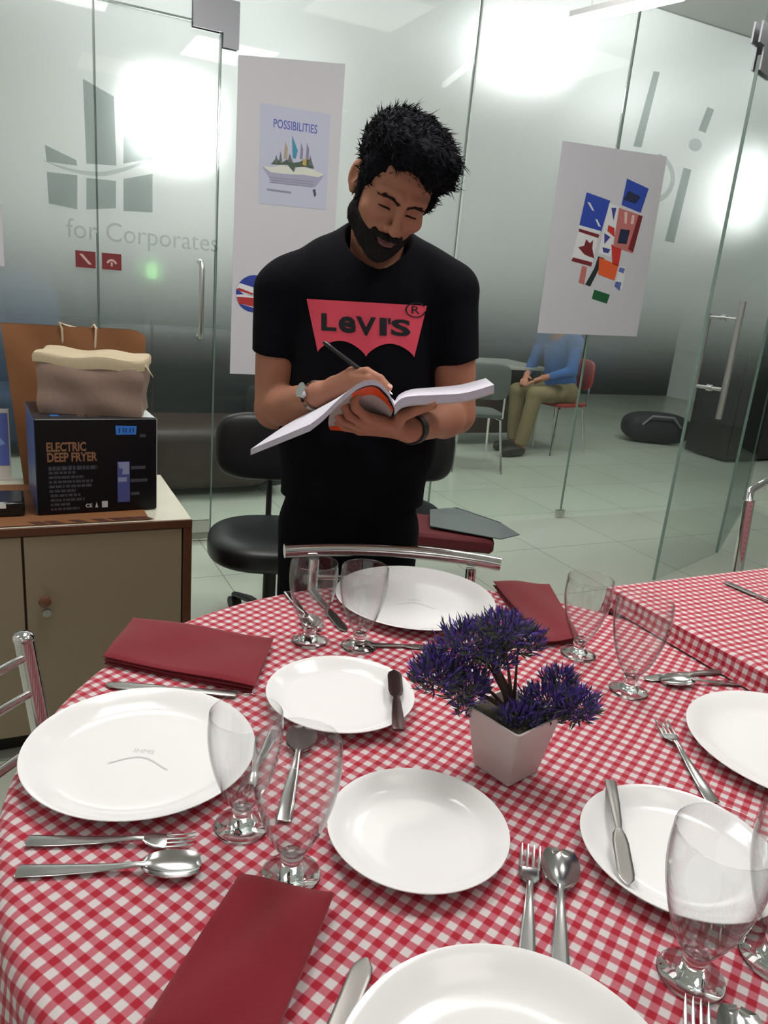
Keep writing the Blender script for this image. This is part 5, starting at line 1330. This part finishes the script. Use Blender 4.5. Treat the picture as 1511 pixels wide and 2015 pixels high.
def shirt_sdf(p):
    sh = p.shape[:-1]; q = p.reshape(-1, 3); K = np.array([1, 1.42, 1])
    t = cone(q*K, (chest + UZ*0.045)*K, belly*K, 0.172, 0.180)/1.2
    t = smin(t, cone(q*K, belly*K, (hipc - UZ*0.05)*K, 0.180, 0.176)/1.2, 0.03)
    t = smin(t, cone(q, J['shR'] + UZ*0.010, J['shL'] + UZ*0.010, 0.056, 0.056), 0.055)
    t = smin(t, cone(q, neckb - UZ*0.006, J['shR']*0.75+neckb*0.25 + UZ*0.008, 0.066, 0.054), 0.05); t = smin(t, cone(q, neckb - UZ*0.006, J['shL']*0.75+neckb*0.25 + UZ*0.008, 0.066, 0.054), 0.05)
    for s_, f_e in (('R', 0.53), ('L', 0.56)):
        e = J['sh'+s_]*(1-f_e-0.1) + J['el'+s_]*(f_e+0.1); out = np.array([-0.004 if s_ == 'R' else 0.004, -0.004, 0])
        s_d = cone(q, J['sh'+s_], e + out, 0.062, 0.0565)
        # cut the sleeve square
        ax = (J['el'+s_]-J['sh'+s_]); L_ = np.linalg.norm(ax); ax = ax/L_
        cutp = J['sh'+s_] + ax*L_*f_e
        s_d = np.maximum(s_d, (q - cutp) @ (ax*0.97 + np.array([-0.10 if s_ == 'R' else 0.10, 0, 0])))
        t = smin(t, s_d, 0.020)
    # hanging folds
    x, z = q[:, 0], q[:, 2]
    fold = 0.0022*np.sin(z*46 + x*14 + 2*np.sin(x*17)) * np.clip((1.25 - z)*4, 0, 1) + 0.0016*np.sin(x*70 + z*22) + 0.002*np.sin((x+0.08)*38 - z*50)*np.clip((1.16-z)*4, 0, 1)
    t = t + fold
    t = np.maximum(t, (hipc[2] + 0.004 + 0.006*np.sin(x*18)) - z)
    # neck opening
    nk = cone(q, neckb - UZ*0.10 + np.array([0.004, -0.030, 0]), skull_base + UZ*0.05 + np.array([0, -0.0, 0]), 0.066, 0.078)
    t = smax(t, -nk, 0.006)
    return t.reshape(sh)
def jeans_sdf(p):
    sh = p.shape[:-1]; q = p.reshape(-1, 3); K = np.array([1, 1.30, 1])
    d = cone(q*K, (hipc + UZ*0.02)*K, (hipc - UZ*0.07)*K, 0.160, 0.160)/1.15
    for hx, ft in ((-0.085, footR), (0.085, footL)):
        hip = hipc + np.array([hx, 0, -0.07]); kn = np.array([(hip[0]+ft[0])/2, ft[1]-0.01, 0.49]); an = ft + np.array([0, 0.03, 0.085])
        l = smin(cone(q, hip, kn, 0.090, 0.068), cone(q, kn, an, 0.068, 0.056), 0.03)
        l = l + 0.0025*np.sin(q[:, 2]*70)*np.exp(-((q[:, 2]-0.47)/0.1)**2)
        d = smin(d, np.maximum(l, 0.045 - q[:, 2]), 0.02)
    d = np.maximum(d, q[:, 2] - (hipc[2] + 0.035))
    return d.reshape(sh)

m_skin = mat('brown skin', (168, 114, 92), 0.55, spec=0.3, sss=0.12, vary=0.05, vscale=18)
m_lip = mat('lips', (96, 54, 50), 0.45); m_shirt = mat('black cotton', (11, 11, 17), 0.9, spec=0.12, sheen=0.0, bump=0.15, bscale=1200)
m_jean = mat('black denim', (9, 9, 13), 0.9, spec=0.12, sheen=0.0, bump=0.3, bscale=900); m_hair = mat('black hair', (16, 16, 23), 0.8, spec=0.15)
m_beard = mat('black beard', (24, 20, 22), 0.8, spec=0.2); m_shoe = mat('black shoe', (20, 20, 22), 0.4); m_nail = mat('nail', (206, 160, 140), 0.3)
man = thing('person', 'standing person in a black t-shirt with a red logo, writing in an open book', 'person', (-0.075, 1.80, 0))
def lipmat(c):
    l = toH(c); r = (np.abs(l[:, 0]) < 0.023) & (l[:, 1] > 0.090) & (l[:, 2] < -0.0672) & (l[:, 2] > -0.0855)
    return r.astype(int)
HB_ = 0.0022
bo, BV, BF = sdf_obj('body', body_sdf, (-0.42, 1.36, 0.0), (0.30, 1.98, 1.72), 0.0026 if True else 0.004, [m_skin, m_lip], man, lipmat)
so_, SV, SF = sdf_obj('t_shirt', shirt_sdf, (-0.46, 1.55, 0.80), (0.34, 2.05, 1.55), 0.0032, m_shirt, man)
jo_, _, _ = sdf_obj('trousers', jeans_sdf, (-0.40, 1.60, 0.03), (0.24, 2.0, 1.0), 0.0045, m_jean, man)
# collar rib
sb = BVHTree.FromPolygons([tuple(v) for v in SV], [tuple(f) for f in SF])
for ft in (footR, footL):
    s_ = MB(); s_.superell(ft + np.array([0, -0.055, 0.042]), (0.048, 0.135, 0.040), 0.6, 0.75, n=32); s_.superell(ft + np.array([0, 0.04, 0.070]), (0.044, 0.05, 0.052), 0.7, 0.8, n=28)
    s_.box(ft + np.array([0, -0.055, 0.009]), (0.090, 0.27, 0.018), None, 0.006); s_.obj('shoe', m_shoe, man)
# ---- hair: cap + tufts
def hair_noise(l): return 0.004*wob(l, 95) + 0.0035*wob(l, 210, 1.3)
def hair_sdf(p):
    sh = p.shape[:-1]; l = toH(p.reshape(-1, 3)); m = l.copy(); m[:, 0] = np.abs(m[:, 0])
    d = ell(l, (-0.003, -0.022, 0.054), (0.086, 0.098, 0.076))
    d = smin(d, ell(l, (-0.002, 0.020, 0.100), (0.084, 0.085, 0.038)), 0.03)
    d = smin(d, ell(l, (0.012, 0.068, 0.092), (0.068, 0.044, 0.032)), 0.022)
    d = smin(d, ell(l, (0.044, 0.066, 0.074), (0.036, 0.038, 0.032)), 0.018)
    d = smin(d, ell(m, (0.066, 0.018, 0.030), (0.018, 0.036, 0.045)), 0.016)
    d = smin(d, ell(l, (0, -0.060, 0.0), (0.066, 0.052, 0.060)), 0.02)
    d = smin(d, ell(m, (0.069, 0.016, -0.014), (0.009, 0.014, 0.034)), 0.008)
    face = ell(l, (-0.012, 0.110, -0.005), (0.068, 0.062, 0.078)); d = smax(d, -face, 0.008)
    d = smax(d, -(l[:, 2] + 0.052 + 0.25*l[:, 1]), 0.004)
    ear = ell(m, (0.090, -0.010, -0.016), (0.022, 0.022, 0.034)); d = smax(d, -ear, 0.004)
    return (d + hair_noise(l)).reshape(sh)
lo_, hi_ = HC - 0.21, HC + 0.21
ho_, HV, HF = sdf_obj('hair', hair_sdf, lo_, hi_, 0.0028, m_hair, man)
HN = normals_of(HV, HF)
def tufts(V, N, n, lmin, lmax, wid, flow, spread, name, m, sel=None, lift=0.6, seg=3, bend=0.4, parent=None):
    idx = np.arange(len(V)) if sel is None else np.where(sel(toH(V)))[0]
    pick = RNG.choice(idx, n); mb = MB(); vv = []; ff = []
    Fl = np.array(flow) @ HR
    for i in pick:
        nrm = N[i]; t_ = Fl - nrm*np.dot(Fl, nrm); t_ /= (np.linalg.norm(t_)+1e-9)
        d = nrm*lift + t_*(1-lift) + RNG.normal(size=3)*spread; d /= np.linalg.norm(d)
        l_ = RNG.uniform(lmin, lmax); s_ = np.cross(d, RNG.normal(size=3)); s_ /= np.linalg.norm(s_); o_ = np.cross(d, s_)
        b0 = len(vv); p = V[i] - nrm*0.003; cdir = d.copy()
        for k_ in range(seg):
            w = wid*(1-k_/seg)**0.7
            for a_ in (0, 2.094, 4.189): vv.append(p + s_*w*math.cos(a_) + o_*w*math.sin(a_))
            cdir = cdir + t_*bend*0.5 + RNG.normal(size=3)*0.1; cdir /= np.linalg.norm(cdir); p = p + cdir*l_/seg
        vv.append(p)
        for k_ in range(seg-1):
            for j_ in range(3): a0 = b0+k_*3+j_; a1 = b0+k_*3+(j_+1) % 3; ff.append((a0, a1, a1+3, a0+3))
        for j_ in range(3): ff.append((b0+(seg-1)*3+j_, b0+(seg-1)*3+(j_+1) % 3, b0+seg*3))
    return mb.add(vv, ff)
hp_ = tufts(HV, HN, 3600, 0.010, 0.024, 0.0016, (0.35, 0.7, 0.25), 0.28, 'hair', m_hair, sel=lambda l: (l[:, 2] > -0.02), lift=0.42, bend=0.5)
hp2 = tufts(HV, HN, 260, 0.022, 0.038, 0.0013, (0.5, 0.8, 0.0), 0.25, 'hair', m_hair, sel=lambda l: (l[:, 2] > 0.05) & ((l[:, 1] > 0.03) | (l[:, 2] > 0.10)), lift=0.45, bend=0.6)
hp_.add(hp2.v, hp2.f).obj('hair_tufts', m_hair, man)
# ---- beard
def beard_sdf(p):
    sh = p.shape[:-1]; l = toH(p.reshape(-1, 3)); ax = np.abs(l[:, 0]); y, z = l[:, 1], l[:, 2]
    base = head_sdf(l)
    # thickness map: cheeks low, full along jaw and chin, moustache
    line = -0.054 - 0.34*np.clip(y - 0.030, 0, 0.09) + 1.9*np.clip(0.036 - y, 0, 0.05)       # upper edge of the cheek beard
    jaw = line - z
    mo = ell(np.stack([ax, y, z], -1), (0.0, 0.102, -0.0640), (0.030, 0.020, 0.0072)) ; side = ell(np.stack([ax, y, z], -1), (0.029, 0.088, -0.075), (0.008, 0.018, 0.018))
    reg = smax(smax(-jaw, -0.004 - y - 0.12*np.clip(z, -1, 0), 0.004), -ell(l, (0, 0.102, -0.0785), (0.0175, 0.024, 0.0058)), 0.003)
    reg = smin(smin(reg, mo, 0.003), side, 0.004)
    reg = smax(reg, -(ell(l, (0, 0.112, -0.045), (0.020, 0.022, 0.0125))), 0.002)
    reg = smax(reg, -ell(np.stack([ax, y, z], -1), (0.086, -0.010, -0.014), (0.022, 0.024, 0.040)), 0.003)
    th = 0.0035 + 0.005*np.clip((-0.085 - z)/0.03, 0, 1) + 0.0012*wob(l, 300) + 0.001*wob(l, 520, 0.7)
    return smax(base - th, reg, 0.004).reshape(sh)
beo, EV, EF = sdf_obj('beard', beard_sdf, lo_, hi_, 0.0024, m_beard, man)
EN = normals_of(EV, EF)
tufts(EV, EN, 2600, 0.004, 0.009, 0.0007, (0, 0.1, -0.9), 0.25, 'beard', m_beard, sel=lambda l: head_sdf(l) > 0.0015, lift=0.35, seg=2).obj('beard_bristles', m_beard, man)
# ---- eyebrows, lashes
def brow_sdf(p):
    sh = p.shape[:-1]; l = toH(p.reshape(-1, 3)); m = l.copy(); m[:, 0] = np.abs(m[:, 0])
    reg = smin(smin(cone(m, (0.011, 0.094, 0.0030), (0.024, 0.092, 0.0062), 0.0046, 0.0050), cone(m, (0.024, 0.092, 0.0062), (0.038, 0.084, 0.0066), 0.0050, 0.0044), 0.004), cone(m, (0.038, 0.084, 0.0066), (0.050, 0.074, 0.0010), 0.0044, 0.0024), 0.006) + 0.0012*wob(l, 700)
    reg2 = ell(m, (0.031, 0.0845, -0.0158), (0.0155, 0.008, 0.0023))
    return smin(smax(head_sdf(l) - 0.0006, reg, 0.0010), smax(head_sdf(l) - 0.0012, reg2, 0.0008), 0.0005).reshape(sh)
m_brow = mat('brow hair', (46, 34, 32), 0.85, spec=0.1)
sdf_obj('eyebrows', brow_sdf, lo_, hi_, 0.0016, m_brow, man)
BRV, BRF = mesh_sdf(brow_sdf, lo_, hi_, 0.0016); BRN = normals_of(BRV, BRF)
tufts(BRV, BRN, 1500, 0.004, 0.0085, 0.0005, (0.0, 0.2, 0.4), 0.45, 'brow', m_brow, sel=lambda l: l[:, 2] > -0.004, lift=0.3, seg=2).obj('eyebrow_hairs', m_brow, man)
# ---- t-shirt logo laid over the cloth
m_lred = mat('red logo print', (226, 72, 94), 0.7); m_lblk = mat('black logo lettering', (22, 22, 30), 0.8)
def drape(x, y, lift):
    d = ray(x, y); hit = sb.ray_cast(Vector(CAM), Vector(d).normalized())
    p = np.array(hit[0]) if hit[0] is not None else P(x, y, 1.68)
    return p - d/np.linalg.norm(d)*lift
def ltop(x): return 588 + (x-603)*0.058
def lbot(u):       # two arches meeting in a point
    x = 625 + u*190
    base = 692 + u*11
    a_ = abs(((u*2) % 1.0 if u < 1 else 1.0) - 0.0)
    k_ = (u*2) % 1.0 if u < 0.9999 else 1.0
    return x, base - 26*math.sin(math.pi*k_)**0.75 + (0 if abs(u-0.5) > 0.5 else 4*(1-abs(u-0.5)*2))
G = []
for i in range(49):
    u = i/48; xb, yb_ = lbot(u); xt = 603 + u*237; yt = ltop(xt); row = []
    for j in range(22):
        v = j/21; x = xt + (xb-xt)*v; y = yt + (yb_-yt)*v; row.append(drape(x, y, 0.0022))
    G.append(row)
mb = MB().grid(G)
mb.obj('shirt_logo', m_lred, man, angle=70)
def drape_poly_text(body, cx_, cy_, w, h, slope, bold, name, m, lift=0.0036):
    V, F = text_mesh(body, 1.0, bold); mn, mx_ = V.min(0), V.max(0)
    import bmesh as _b
    bm = _b.new(); vs = [bm.verts.new(tuple(v)) for v in V]
    for f in F:
        try: bm.faces.new([vs[i] for i in f])
        except Exception: pass
    _b.ops.triangulate(bm, faces=bm.faces[:]); _b.ops.subdivide_edges(bm, edges=[e for e in bm.edges if e.calc_length() > 0.12], cuts=2, use_grid_fill=True); _b.ops.triangulate(bm, faces=bm.faces[:])
    bm.verts.ensure_lookup_table(); bm.verts.index_update()
    pts = []
    for v in bm.verts:
        x = cx_ + ((v.co.x-mn[0])/(mx_[0]-mn[0]) - 0.5)*w; y = cy_ - ((v.co.y-mn[1])/(mx_[1]-mn[1]) - 0.5)*h + (x-cx_)*slope; pts.append(drape(x, y, lift))
    F2 = [tuple(v.index for v in f.verts) for f in bm.faces]; bm.free()
    return MB().add(pts, F2).obj(name, m, man, smooth=False)
for ch, x0, x1, y0, h_ in (('L', 632, 662, 634, 34), ('e', 666, 700, 639, 33), ('V', 700, 740, 642, 37), ('I', 747, 761, 643, 35), ("'", 763, 769, 632, 12), ('S', 769, 808, 645, 33)):
    drape_poly_text(ch, (x0+x1)/2, y0, x1-x0, h_, 0.06, 0.035, 'logo_letter', m_lblk)
G = [[drape(818 + r*math.cos(a_), 610 + r*math.sin(a_)*0.75, 0.0036) for r in (17.5, 20.5)] for a_ in np.linspace(0.2, 2*math.pi-0.5, 26)]
MB().grid(G).obj('registered_mark', m_lblk, man, smooth=False)
drape_poly_text('R', 818, 610, 16, 15, 0.06, 0.0, 'registered_mark', m_lblk)
# ---- wrist wear
def band(c, axis, r, w, m, name, th=0.0022):
    axis = np.array(axis)/np.linalg.norm(axis); u = np.cross(axis, UZ); u /= np.linalg.norm(u); v = np.cross(axis, u); mb = MB(); G = []
    for a_ in np.linspace(0, 2*math.pi, 37):
        d = u*math.cos(a_) + v*math.sin(a_); G.append([c + d*r - axis*w/2, c + d*(r+th) - axis*w/2, c + d*(r+th) + axis*w/2, c + d*r + axis*w/2, c + d*r - axis*w/2])
    mb.grid(G); return mb.obj(name, m, man), u, v, axis
ax_ = J['wrR']-J['elR']; wc = J['wrR'] - ax_/np.linalg.norm(ax_)*0.020
w_, u_, v_, a_x = band(wc, ax_, 0.0292, 0.016, m_chrome, 'wrist_watch')
fd = (CAM - wc); fd -= a_x*fd.dot(a_x); fd /= np.linalg.norm(fd); fd = fd*0.8 + UZ*0.5; fd /= np.linalg.norm(fd)
MB().tube([wc + fd*0.029, wc + fd*0.039], 0.016, 28).obj('watch_case', m_chrome, w_)
ax_ = J['wrL']-J['elL']; wc = J['wrL'] - ax_/np.linalg.norm(ax_)*0.016
w_, *_r = band(wc, ax_, 0.0285, 0.022, mat('black strap', (20, 20, 24), 0.5), 'wrist_band', 0.004)
# fingernails
for Hd in (RH, LH):
    for k_ in ('idx', 'mid', 'rng', 'pky', 'thb'):
        tip, pre = Hd[k_][3], Hd[k_][2]; dr_ = tip-pre; dr_ /= np.linalg.norm(dr_)
        out = (CAM - tip)/np.linalg.norm(CAM - tip)*0.4 + UZ*0.7; out -= dr_*out.dot(dr_); out /= np.linalg.norm(out)
        sd = np.cross(dr_, out)
        MB().superell(tip + out*(FR[k_][3]-0.0010) + dr_*0.001, (0.0046, 0.0055, 0.0016), 0.8, 0.8, np.array([sd, dr_, out]), 14).obj('fingernail', m_nail, man)

# ================================================================== BOOK AND PEN
m_page = mat('white pages', (226, 222, 234), 0.6); m_pedge = mat('page block edge', (196, 190, 206), 0.7, vary=0.1, vscale=150); m_orange = mat('orange cover', (222, 74, 30), 0.4); m_cvr = mat('pale grey cover', (176, 168, 166), 0.5)
book = thing('book', 'open soft-cover book with an orange edged cover held by the standing person', 'book', P(770, 800, 1.52))
def curve(pts, n):
    """smooth (x, y, Y) polyline -> n world points"""
    a_ = np.array(pts, float); t_ = np.linspace(0, len(pts)-1, n); out = []
    for q in t_:
        i = min(int(q), len(pts)-2); f = q-i
        p0 = a_[max(i-1, 0)]; p1 = a_[i]; p2 = a_[i+1]; p3 = a_[min(i+2, len(pts)-1)]
        c = 0.5*((2*p1) + (-p0+p2)*f + (2*p0-5*p1+4*p2-p3)*f*f + (-p0+3*p1-3*p2+p3)*f**3); out.append(P(*c))
    return np.array(out)
def sheet(nearc, farc, nearb, farb, name, ms, parent, n=40, m=10):
    A, B_2, C_, D_ = (curve(c, n) for c in (nearc, farc, nearb, farb))
    mb = MB(); top = [[A[i]*(1-j/m)+B_2[i]*(j/m) for j in range(m+1)] for i in range(n)]; bot = [[C_[i]*(1-j/m)+D_[i]*(j/m) for j in range(m+1)] for i in range(n)]
    mb.grid(top, 0); mb.grid(bot, 2, flip=True)
    mb.grid([[r[0] for r in top], [r[0] for r in bot]], 1); mb.grid([[r[-1] for r in bot], [r[-1] for r in top]], 1)
    mb.grid([bot[0], top[0]], 1); mb.grid([top[-1], bot[-1]], 1)
    return mb.obj(name, ms, parent, angle=35)
def shift(c, dy, dY=0): return [(x, y+dy, Y+dY) for x, y, Y in c]
Ln = [(776, 797, 1.43), (762, 768, 1.425), (738, 748, 1.42), (706, 754, 1.415), (668, 784, 1.41), (636, 815, 1.41), (610, 835, 1.41)]
Lf = [(777, 789, 1.62), (760, 775, 1.62), (735, 768, 1.62), (690, 776, 1.62), (620, 806, 1.62), (560, 838, 1.60), (493, 884, 1.56)]
sheet(Ln, Lf, [(x, y + 8 + 0.9*i, Y) for i, (x, y, Y) in enumerate(Ln)], [(x, y + 8 + (0.6*i), Y) for i, (x, y, Y) in enumerate(Lf)], 'left_pages', [m_page, m_pedge, m_page], book)
Rn = [(776, 797, 1.43), (790, 784, 1.425), (815, 779, 1.42), (860, 777, 1.42), (915, 773, 1.415), (972, 757, 1.40)]
Rf = [(777, 789, 1.62), (786, 776, 1.62), (810, 766, 1.62), (856, 762, 1.62), (905, 757, 1.62), (956, 744, 1.60)]
sheet(Rn, Rf, [(x, y + 18 - 0.6*i, Y) for i, (x, y, Y) in enumerate(Rn)], [(x, y + 14, Y) for (x, y, Y) in Rf], 'right_pages', [m_page, m_pedge, m_cvr], book)
# soft cover folded under the left pages
Cn = [(774, 806, 1.436), (758, 780, 1.432), (736, 761, 1.428), (706, 767, 1.425), (676, 787, 1.425), (650, 812, 1.428)]
Cm = [(768, 820, 1.50), (752, 812, 1.50), (728, 806, 1.50), (700, 812, 1.50), (672, 822, 1.50), (646, 832, 1.50)]
Cf = [(758, 832, 1.57), (742, 838, 1.57), (722, 842, 1.57), (700, 846, 1.57), (676, 848, 1.57), (650, 846, 1.57)]
A, B_2, C_ = curve(Cn, 26), curve(Cm, 26), curve(Cf, 26); G = []
for i in range(26):
    row = []
    for j in range(13):
        v = j/12; row.append(A[i]*(1-v)*(1-2*v)*1.0 + B_2[i]*4*v*(1-v) + C_[i]*v*(2*v-1))
    G.append(row)
G2 = [[p + (p-CAM)/np.linalg.norm(p-CAM)*0.0012 for p in r] for r in G]
mb = MB().grid(G); mb.grid(G2, flip=True); mb.grid([[r[0] for r in G2], [r[0] for r in G]]); mb.grid([[r[-1] for r in G], [r[-1] for r in G2]])
cvo = mb.obj('cover', m_cvr, book, angle=60)
tw = (CAM - P(720, 800, 1.5)); tw /= np.linalg.norm(tw)
for rg in ([r[:3] for r in G[:18]], [r[9:] for r in G[19:]]): MB().grid([[p + tw*0.0012 for p in r] for r in rg]).obj('orange_band', m_orange, cvo, angle=60)
sheet([(x, y+18-0.6*i, Y) for i, (x, y, Y) in enumerate(Rn)], shift(Rf, 14), [(x, y+20.5-0.6*i, Y) for i, (x, y, Y) in enumerate(Rn)], shift(Rf, 16), 'back_cover', [m_orange, m_cvr, m_cvr], book)
# print on the pages' edge (left fore edge)
E1_, E2_ = curve(Ln, 40)[-1], curve(Lf, 40)[-1]
# pen
pA, pB = P(641, 676, 1.56), P(772, 776, 1.495)
pen = thing('pen', 'black pen held upright in the writing hand', 'pen', pB)
m_pen = mat('black pen', (18, 18, 22), 0.3)
MB().tube([pA, pA*0.35+pB*0.65], [0.0044, 0.0046], 14).obj('barrel', m_pen, pen)
MB().tube([pA*0.35+pB*0.65, pA*0.06+pB*0.94, pB], [0.0046, 0.0032, 0.0008], 14).obj('pen_tip', m_chrome, pen)
MB().tube([pA + (pA-pB)/np.linalg.norm(pA-pB)*0.006, pA, pA*0.9+pB*0.1], [0.0030, 0.0050, 0.0050], 14).obj('cap', m_pen, pen)

# ================================================================== SEATED PERSON IN THE HALL
hpz = Z(1098, 792, 0.45); FWs = np.array([-0.80, -0.60, 0.0]); SDs = np.array([0.60, -0.80, 0.0])      # facing, own left... right side nearer the camera
def sp_(f, s_, z): return np.array([hpz[0], hpz[1], 0]) + FWs*f + SDs*s_ + UZ*z
m_shirt2 = mat('blue shirt', (44, 84, 140), 0.85); m_trou = mat('olive trousers', (120, 106, 76), 0.85)
SJ = {}
for k_, sg in (('L', 1), ('R', -1)):
    SJ['hip'+k_] = sp_(0.02, 0.09*sg, 0.55); SJ['kn'+k_] = sp_(0.44, 0.11*sg, 0.545); SJ['an'+k_] = sp_(0.47+0.06*sg, 0.11*sg, 0.09); SJ['to'+k_] = SJ['an'+k_] + FWs*0.16 - UZ*0.05
    SJ['sh'+k_] = sp_(0.10, 0.19*sg, 1.02); SJ['el'+k_] = sp_(0.16, 0.24*sg, 0.76); SJ['wr'+k_] = sp_(0.36, 0.10*sg, 0.69)
pel = sp_(0, 0, 0.56); ch2 = sp_(0.07, 0, 0.92); nk2 = sp_(0.13, 0, 1.10); hd2 = sp_(0.20, 0, 1.22)
def sbody(p):
    sh = p.shape[:-1]; q = p.reshape(-1, 3)
    d = ell(q, hd2, (0.095, 0.095, 0.118), np.array([FWs, SDs, UZ])*1.0)
    d = smin(d, ell(q, hd2 + FWs*0.095 - UZ*0.02, (0.022, 0.013, 0.022), np.array([FWs, SDs, UZ])), 0.015)
    d = smin(d, ell(q, hd2 + FWs*0.04 - UZ*0.085, (0.05, 0.045, 0.04), np.array([FWs, SDs, UZ])), 0.02)
    for sg in (1, -1): d = smin(d, ell(q, hd2 + SDs*0.092*sg - UZ*0.01, (0.018, 0.010, 0.030), np.array([FWs, SDs, UZ])), 0.006)
    d = smin(d, cone(q, hd2 - UZ*0.06 - FWs*0.02, nk2 - UZ*0.04, 0.055, 0.062), 0.03)
    d = smin(d, cone(q, pel, ch2, 0.125, 0.130), 0.05); d = smin(d, cone(q, SJ['shL'], SJ['shR'], 0.055, 0.055), 0.05)
    for k_ in 'LR':
        d = smin(d, cone(q, SJ['hip'+k_], SJ['kn'+k_], 0.078, 0.055), 0.03); d = smin(d, cone(q, SJ['kn'+k_], SJ['an'+k_], 0.055, 0.036), 0.02); d = smin(d, cone(q, SJ['an'+k_] - UZ*0.03, SJ['to'+k_], 0.036, 0.028), 0.02)
        d = smin(d, cone(q, SJ['sh'+k_], SJ['el'+k_], 0.048, 0.038), 0.03); d = smin(d, cone(q, SJ['el'+k_], SJ['wr'+k_], 0.038, 0.026), 0.02)
        dr_ = SJ['wr'+k_]-SJ['el'+k_]; dr_ /= np.linalg.norm(dr_); sdv = np.cross(dr_, UZ); sdv /= np.linalg.norm(sdv)
        pm = SJ['wr'+k_] + dr_*0.085 - UZ*0.015
        d = smin(d, cone(q, SJ['wr'+k_], pm - dr_*0.02, 0.022, 0.026), 0.015)
        for i_, (o_, l_) in enumerate(((-0.027, 0.060), (-0.009, 0.072), (0.009, 0.068), (0.026, 0.052))):
            a_ = pm + sdv*o_; b_ = a_ + dr_*l_*0.55 - UZ*0.004; c_ = a_ + dr_*l_ - UZ*0.022
            d = smin(d, smin(cone(q, a_, b_, 0.0095, 0.009), cone(q, b_, c_, 0.009, 0.0075), 0.003), 0.003)
        d = smin(d, cone(q, SJ['wr'+k_] + dr_*0.03 - sdv*0.02, SJ['wr'+k_] + dr_*0.085 - sdv*0.055, 0.012, 0.009), 0.006)
    return d.reshape(sh)
def sshirt(p):
    sh = p.shape[:-1]; q = p.reshape(-1, 3)
    d = cone(q, pel, ch2, 0.145, 0.148); d = smin(d, cone(q, SJ['shL'], SJ['shR'], 0.066, 0.066), 0.05)
    for k_ in 'LR':
        s_d = cone(q, SJ['sh'+k_], SJ['el'+k_]*0.98 + SJ['sh'+k_]*0.02, 0.060, 0.052); d = smin(d, s_d, 0.03)
        d = smin(d, cone(q, SJ['el'+k_], SJ['el'+k_]*0.3+SJ['wr'+k_]*0.7, 0.050, 0.038), 0.02)
    d = d + 0.004*wob(q, 22)
    d = smax(d, -cone(q, nk2 - UZ*0.06, hd2, 0.066, 0.075), 0.008)
    return np.maximum(d, 0.50 - q[:, 2]).reshape(sh)
def strou(p):
    sh = p.shape[:-1]; q = p.reshape(-1, 3); d = cone(q, SJ['hipL'], SJ['hipR'], 0.115, 0.115)
    for k_ in 'LR':
        l = smin(cone(q, SJ['hip'+k_], SJ['kn'+k_], 0.092, 0.070), cone(q, SJ['kn'+k_], SJ['an'+k_], 0.070, 0.060), 0.02); d = smin(d, l + 0.004*wob(q, 30), 0.015)
    return np.maximum(np.maximum(d, 0.10 - q[:, 2]), q[:, 2] - 0.66).reshape(sh)
sm_ = thing('person', 'seated person in blue shirt and olive trousers behind the glass, near the flag poster', 'person', (hpz[0], hpz[1], 0))
lo2, hi2 = np.array([hpz[0]-0.85, hpz[1]-0.75, 0.0]), np.array([hpz[0]+0.45, hpz[1]+0.45, 1.42])
sdf_obj('body', sbody, lo2, hi2, 0.0065, m_skin, sm_); sdf_obj('shirt', sshirt, lo2, hi2, 0.009, m_shirt2, sm_); sdf_obj('trousers', strou, lo2, hi2, 0.009, m_trou, sm_)
def shair(p):
    sh = p.shape[:-1]; q = p.reshape(-1, 3); d = ell(q, hd2 + UZ*0.030 - FWs*0.015, (0.108, 0.103, 0.105), np.array([FWs, SDs, UZ]))
    d = smax(d, -ell(q, hd2 + FWs*0.11 - UZ*0.04, (0.085, 0.085, 0.10), np.array([FWs, SDs, UZ])), 0.01)
    return np.maximum(d + 0.003*wob(q, 120), (hd2[2]-0.05) - q[:, 2]).reshape(sh)
sdf_obj('hair', shair, lo2, hi2, 0.006, m_hair, sm_)
for k_ in 'LR':
    c_ = (SJ['an'+k_]+SJ['to'+k_])/2; MB().superell(np.array([c_[0], c_[1], 0.045]) + FWs*0.01, (0.14, 0.048, 0.043), 0.6, 0.75, np.array([FWs, SDs, UZ]), 28).obj('shoe', mat('dark brown shoe', (44, 36, 34), 0.5), sm_)
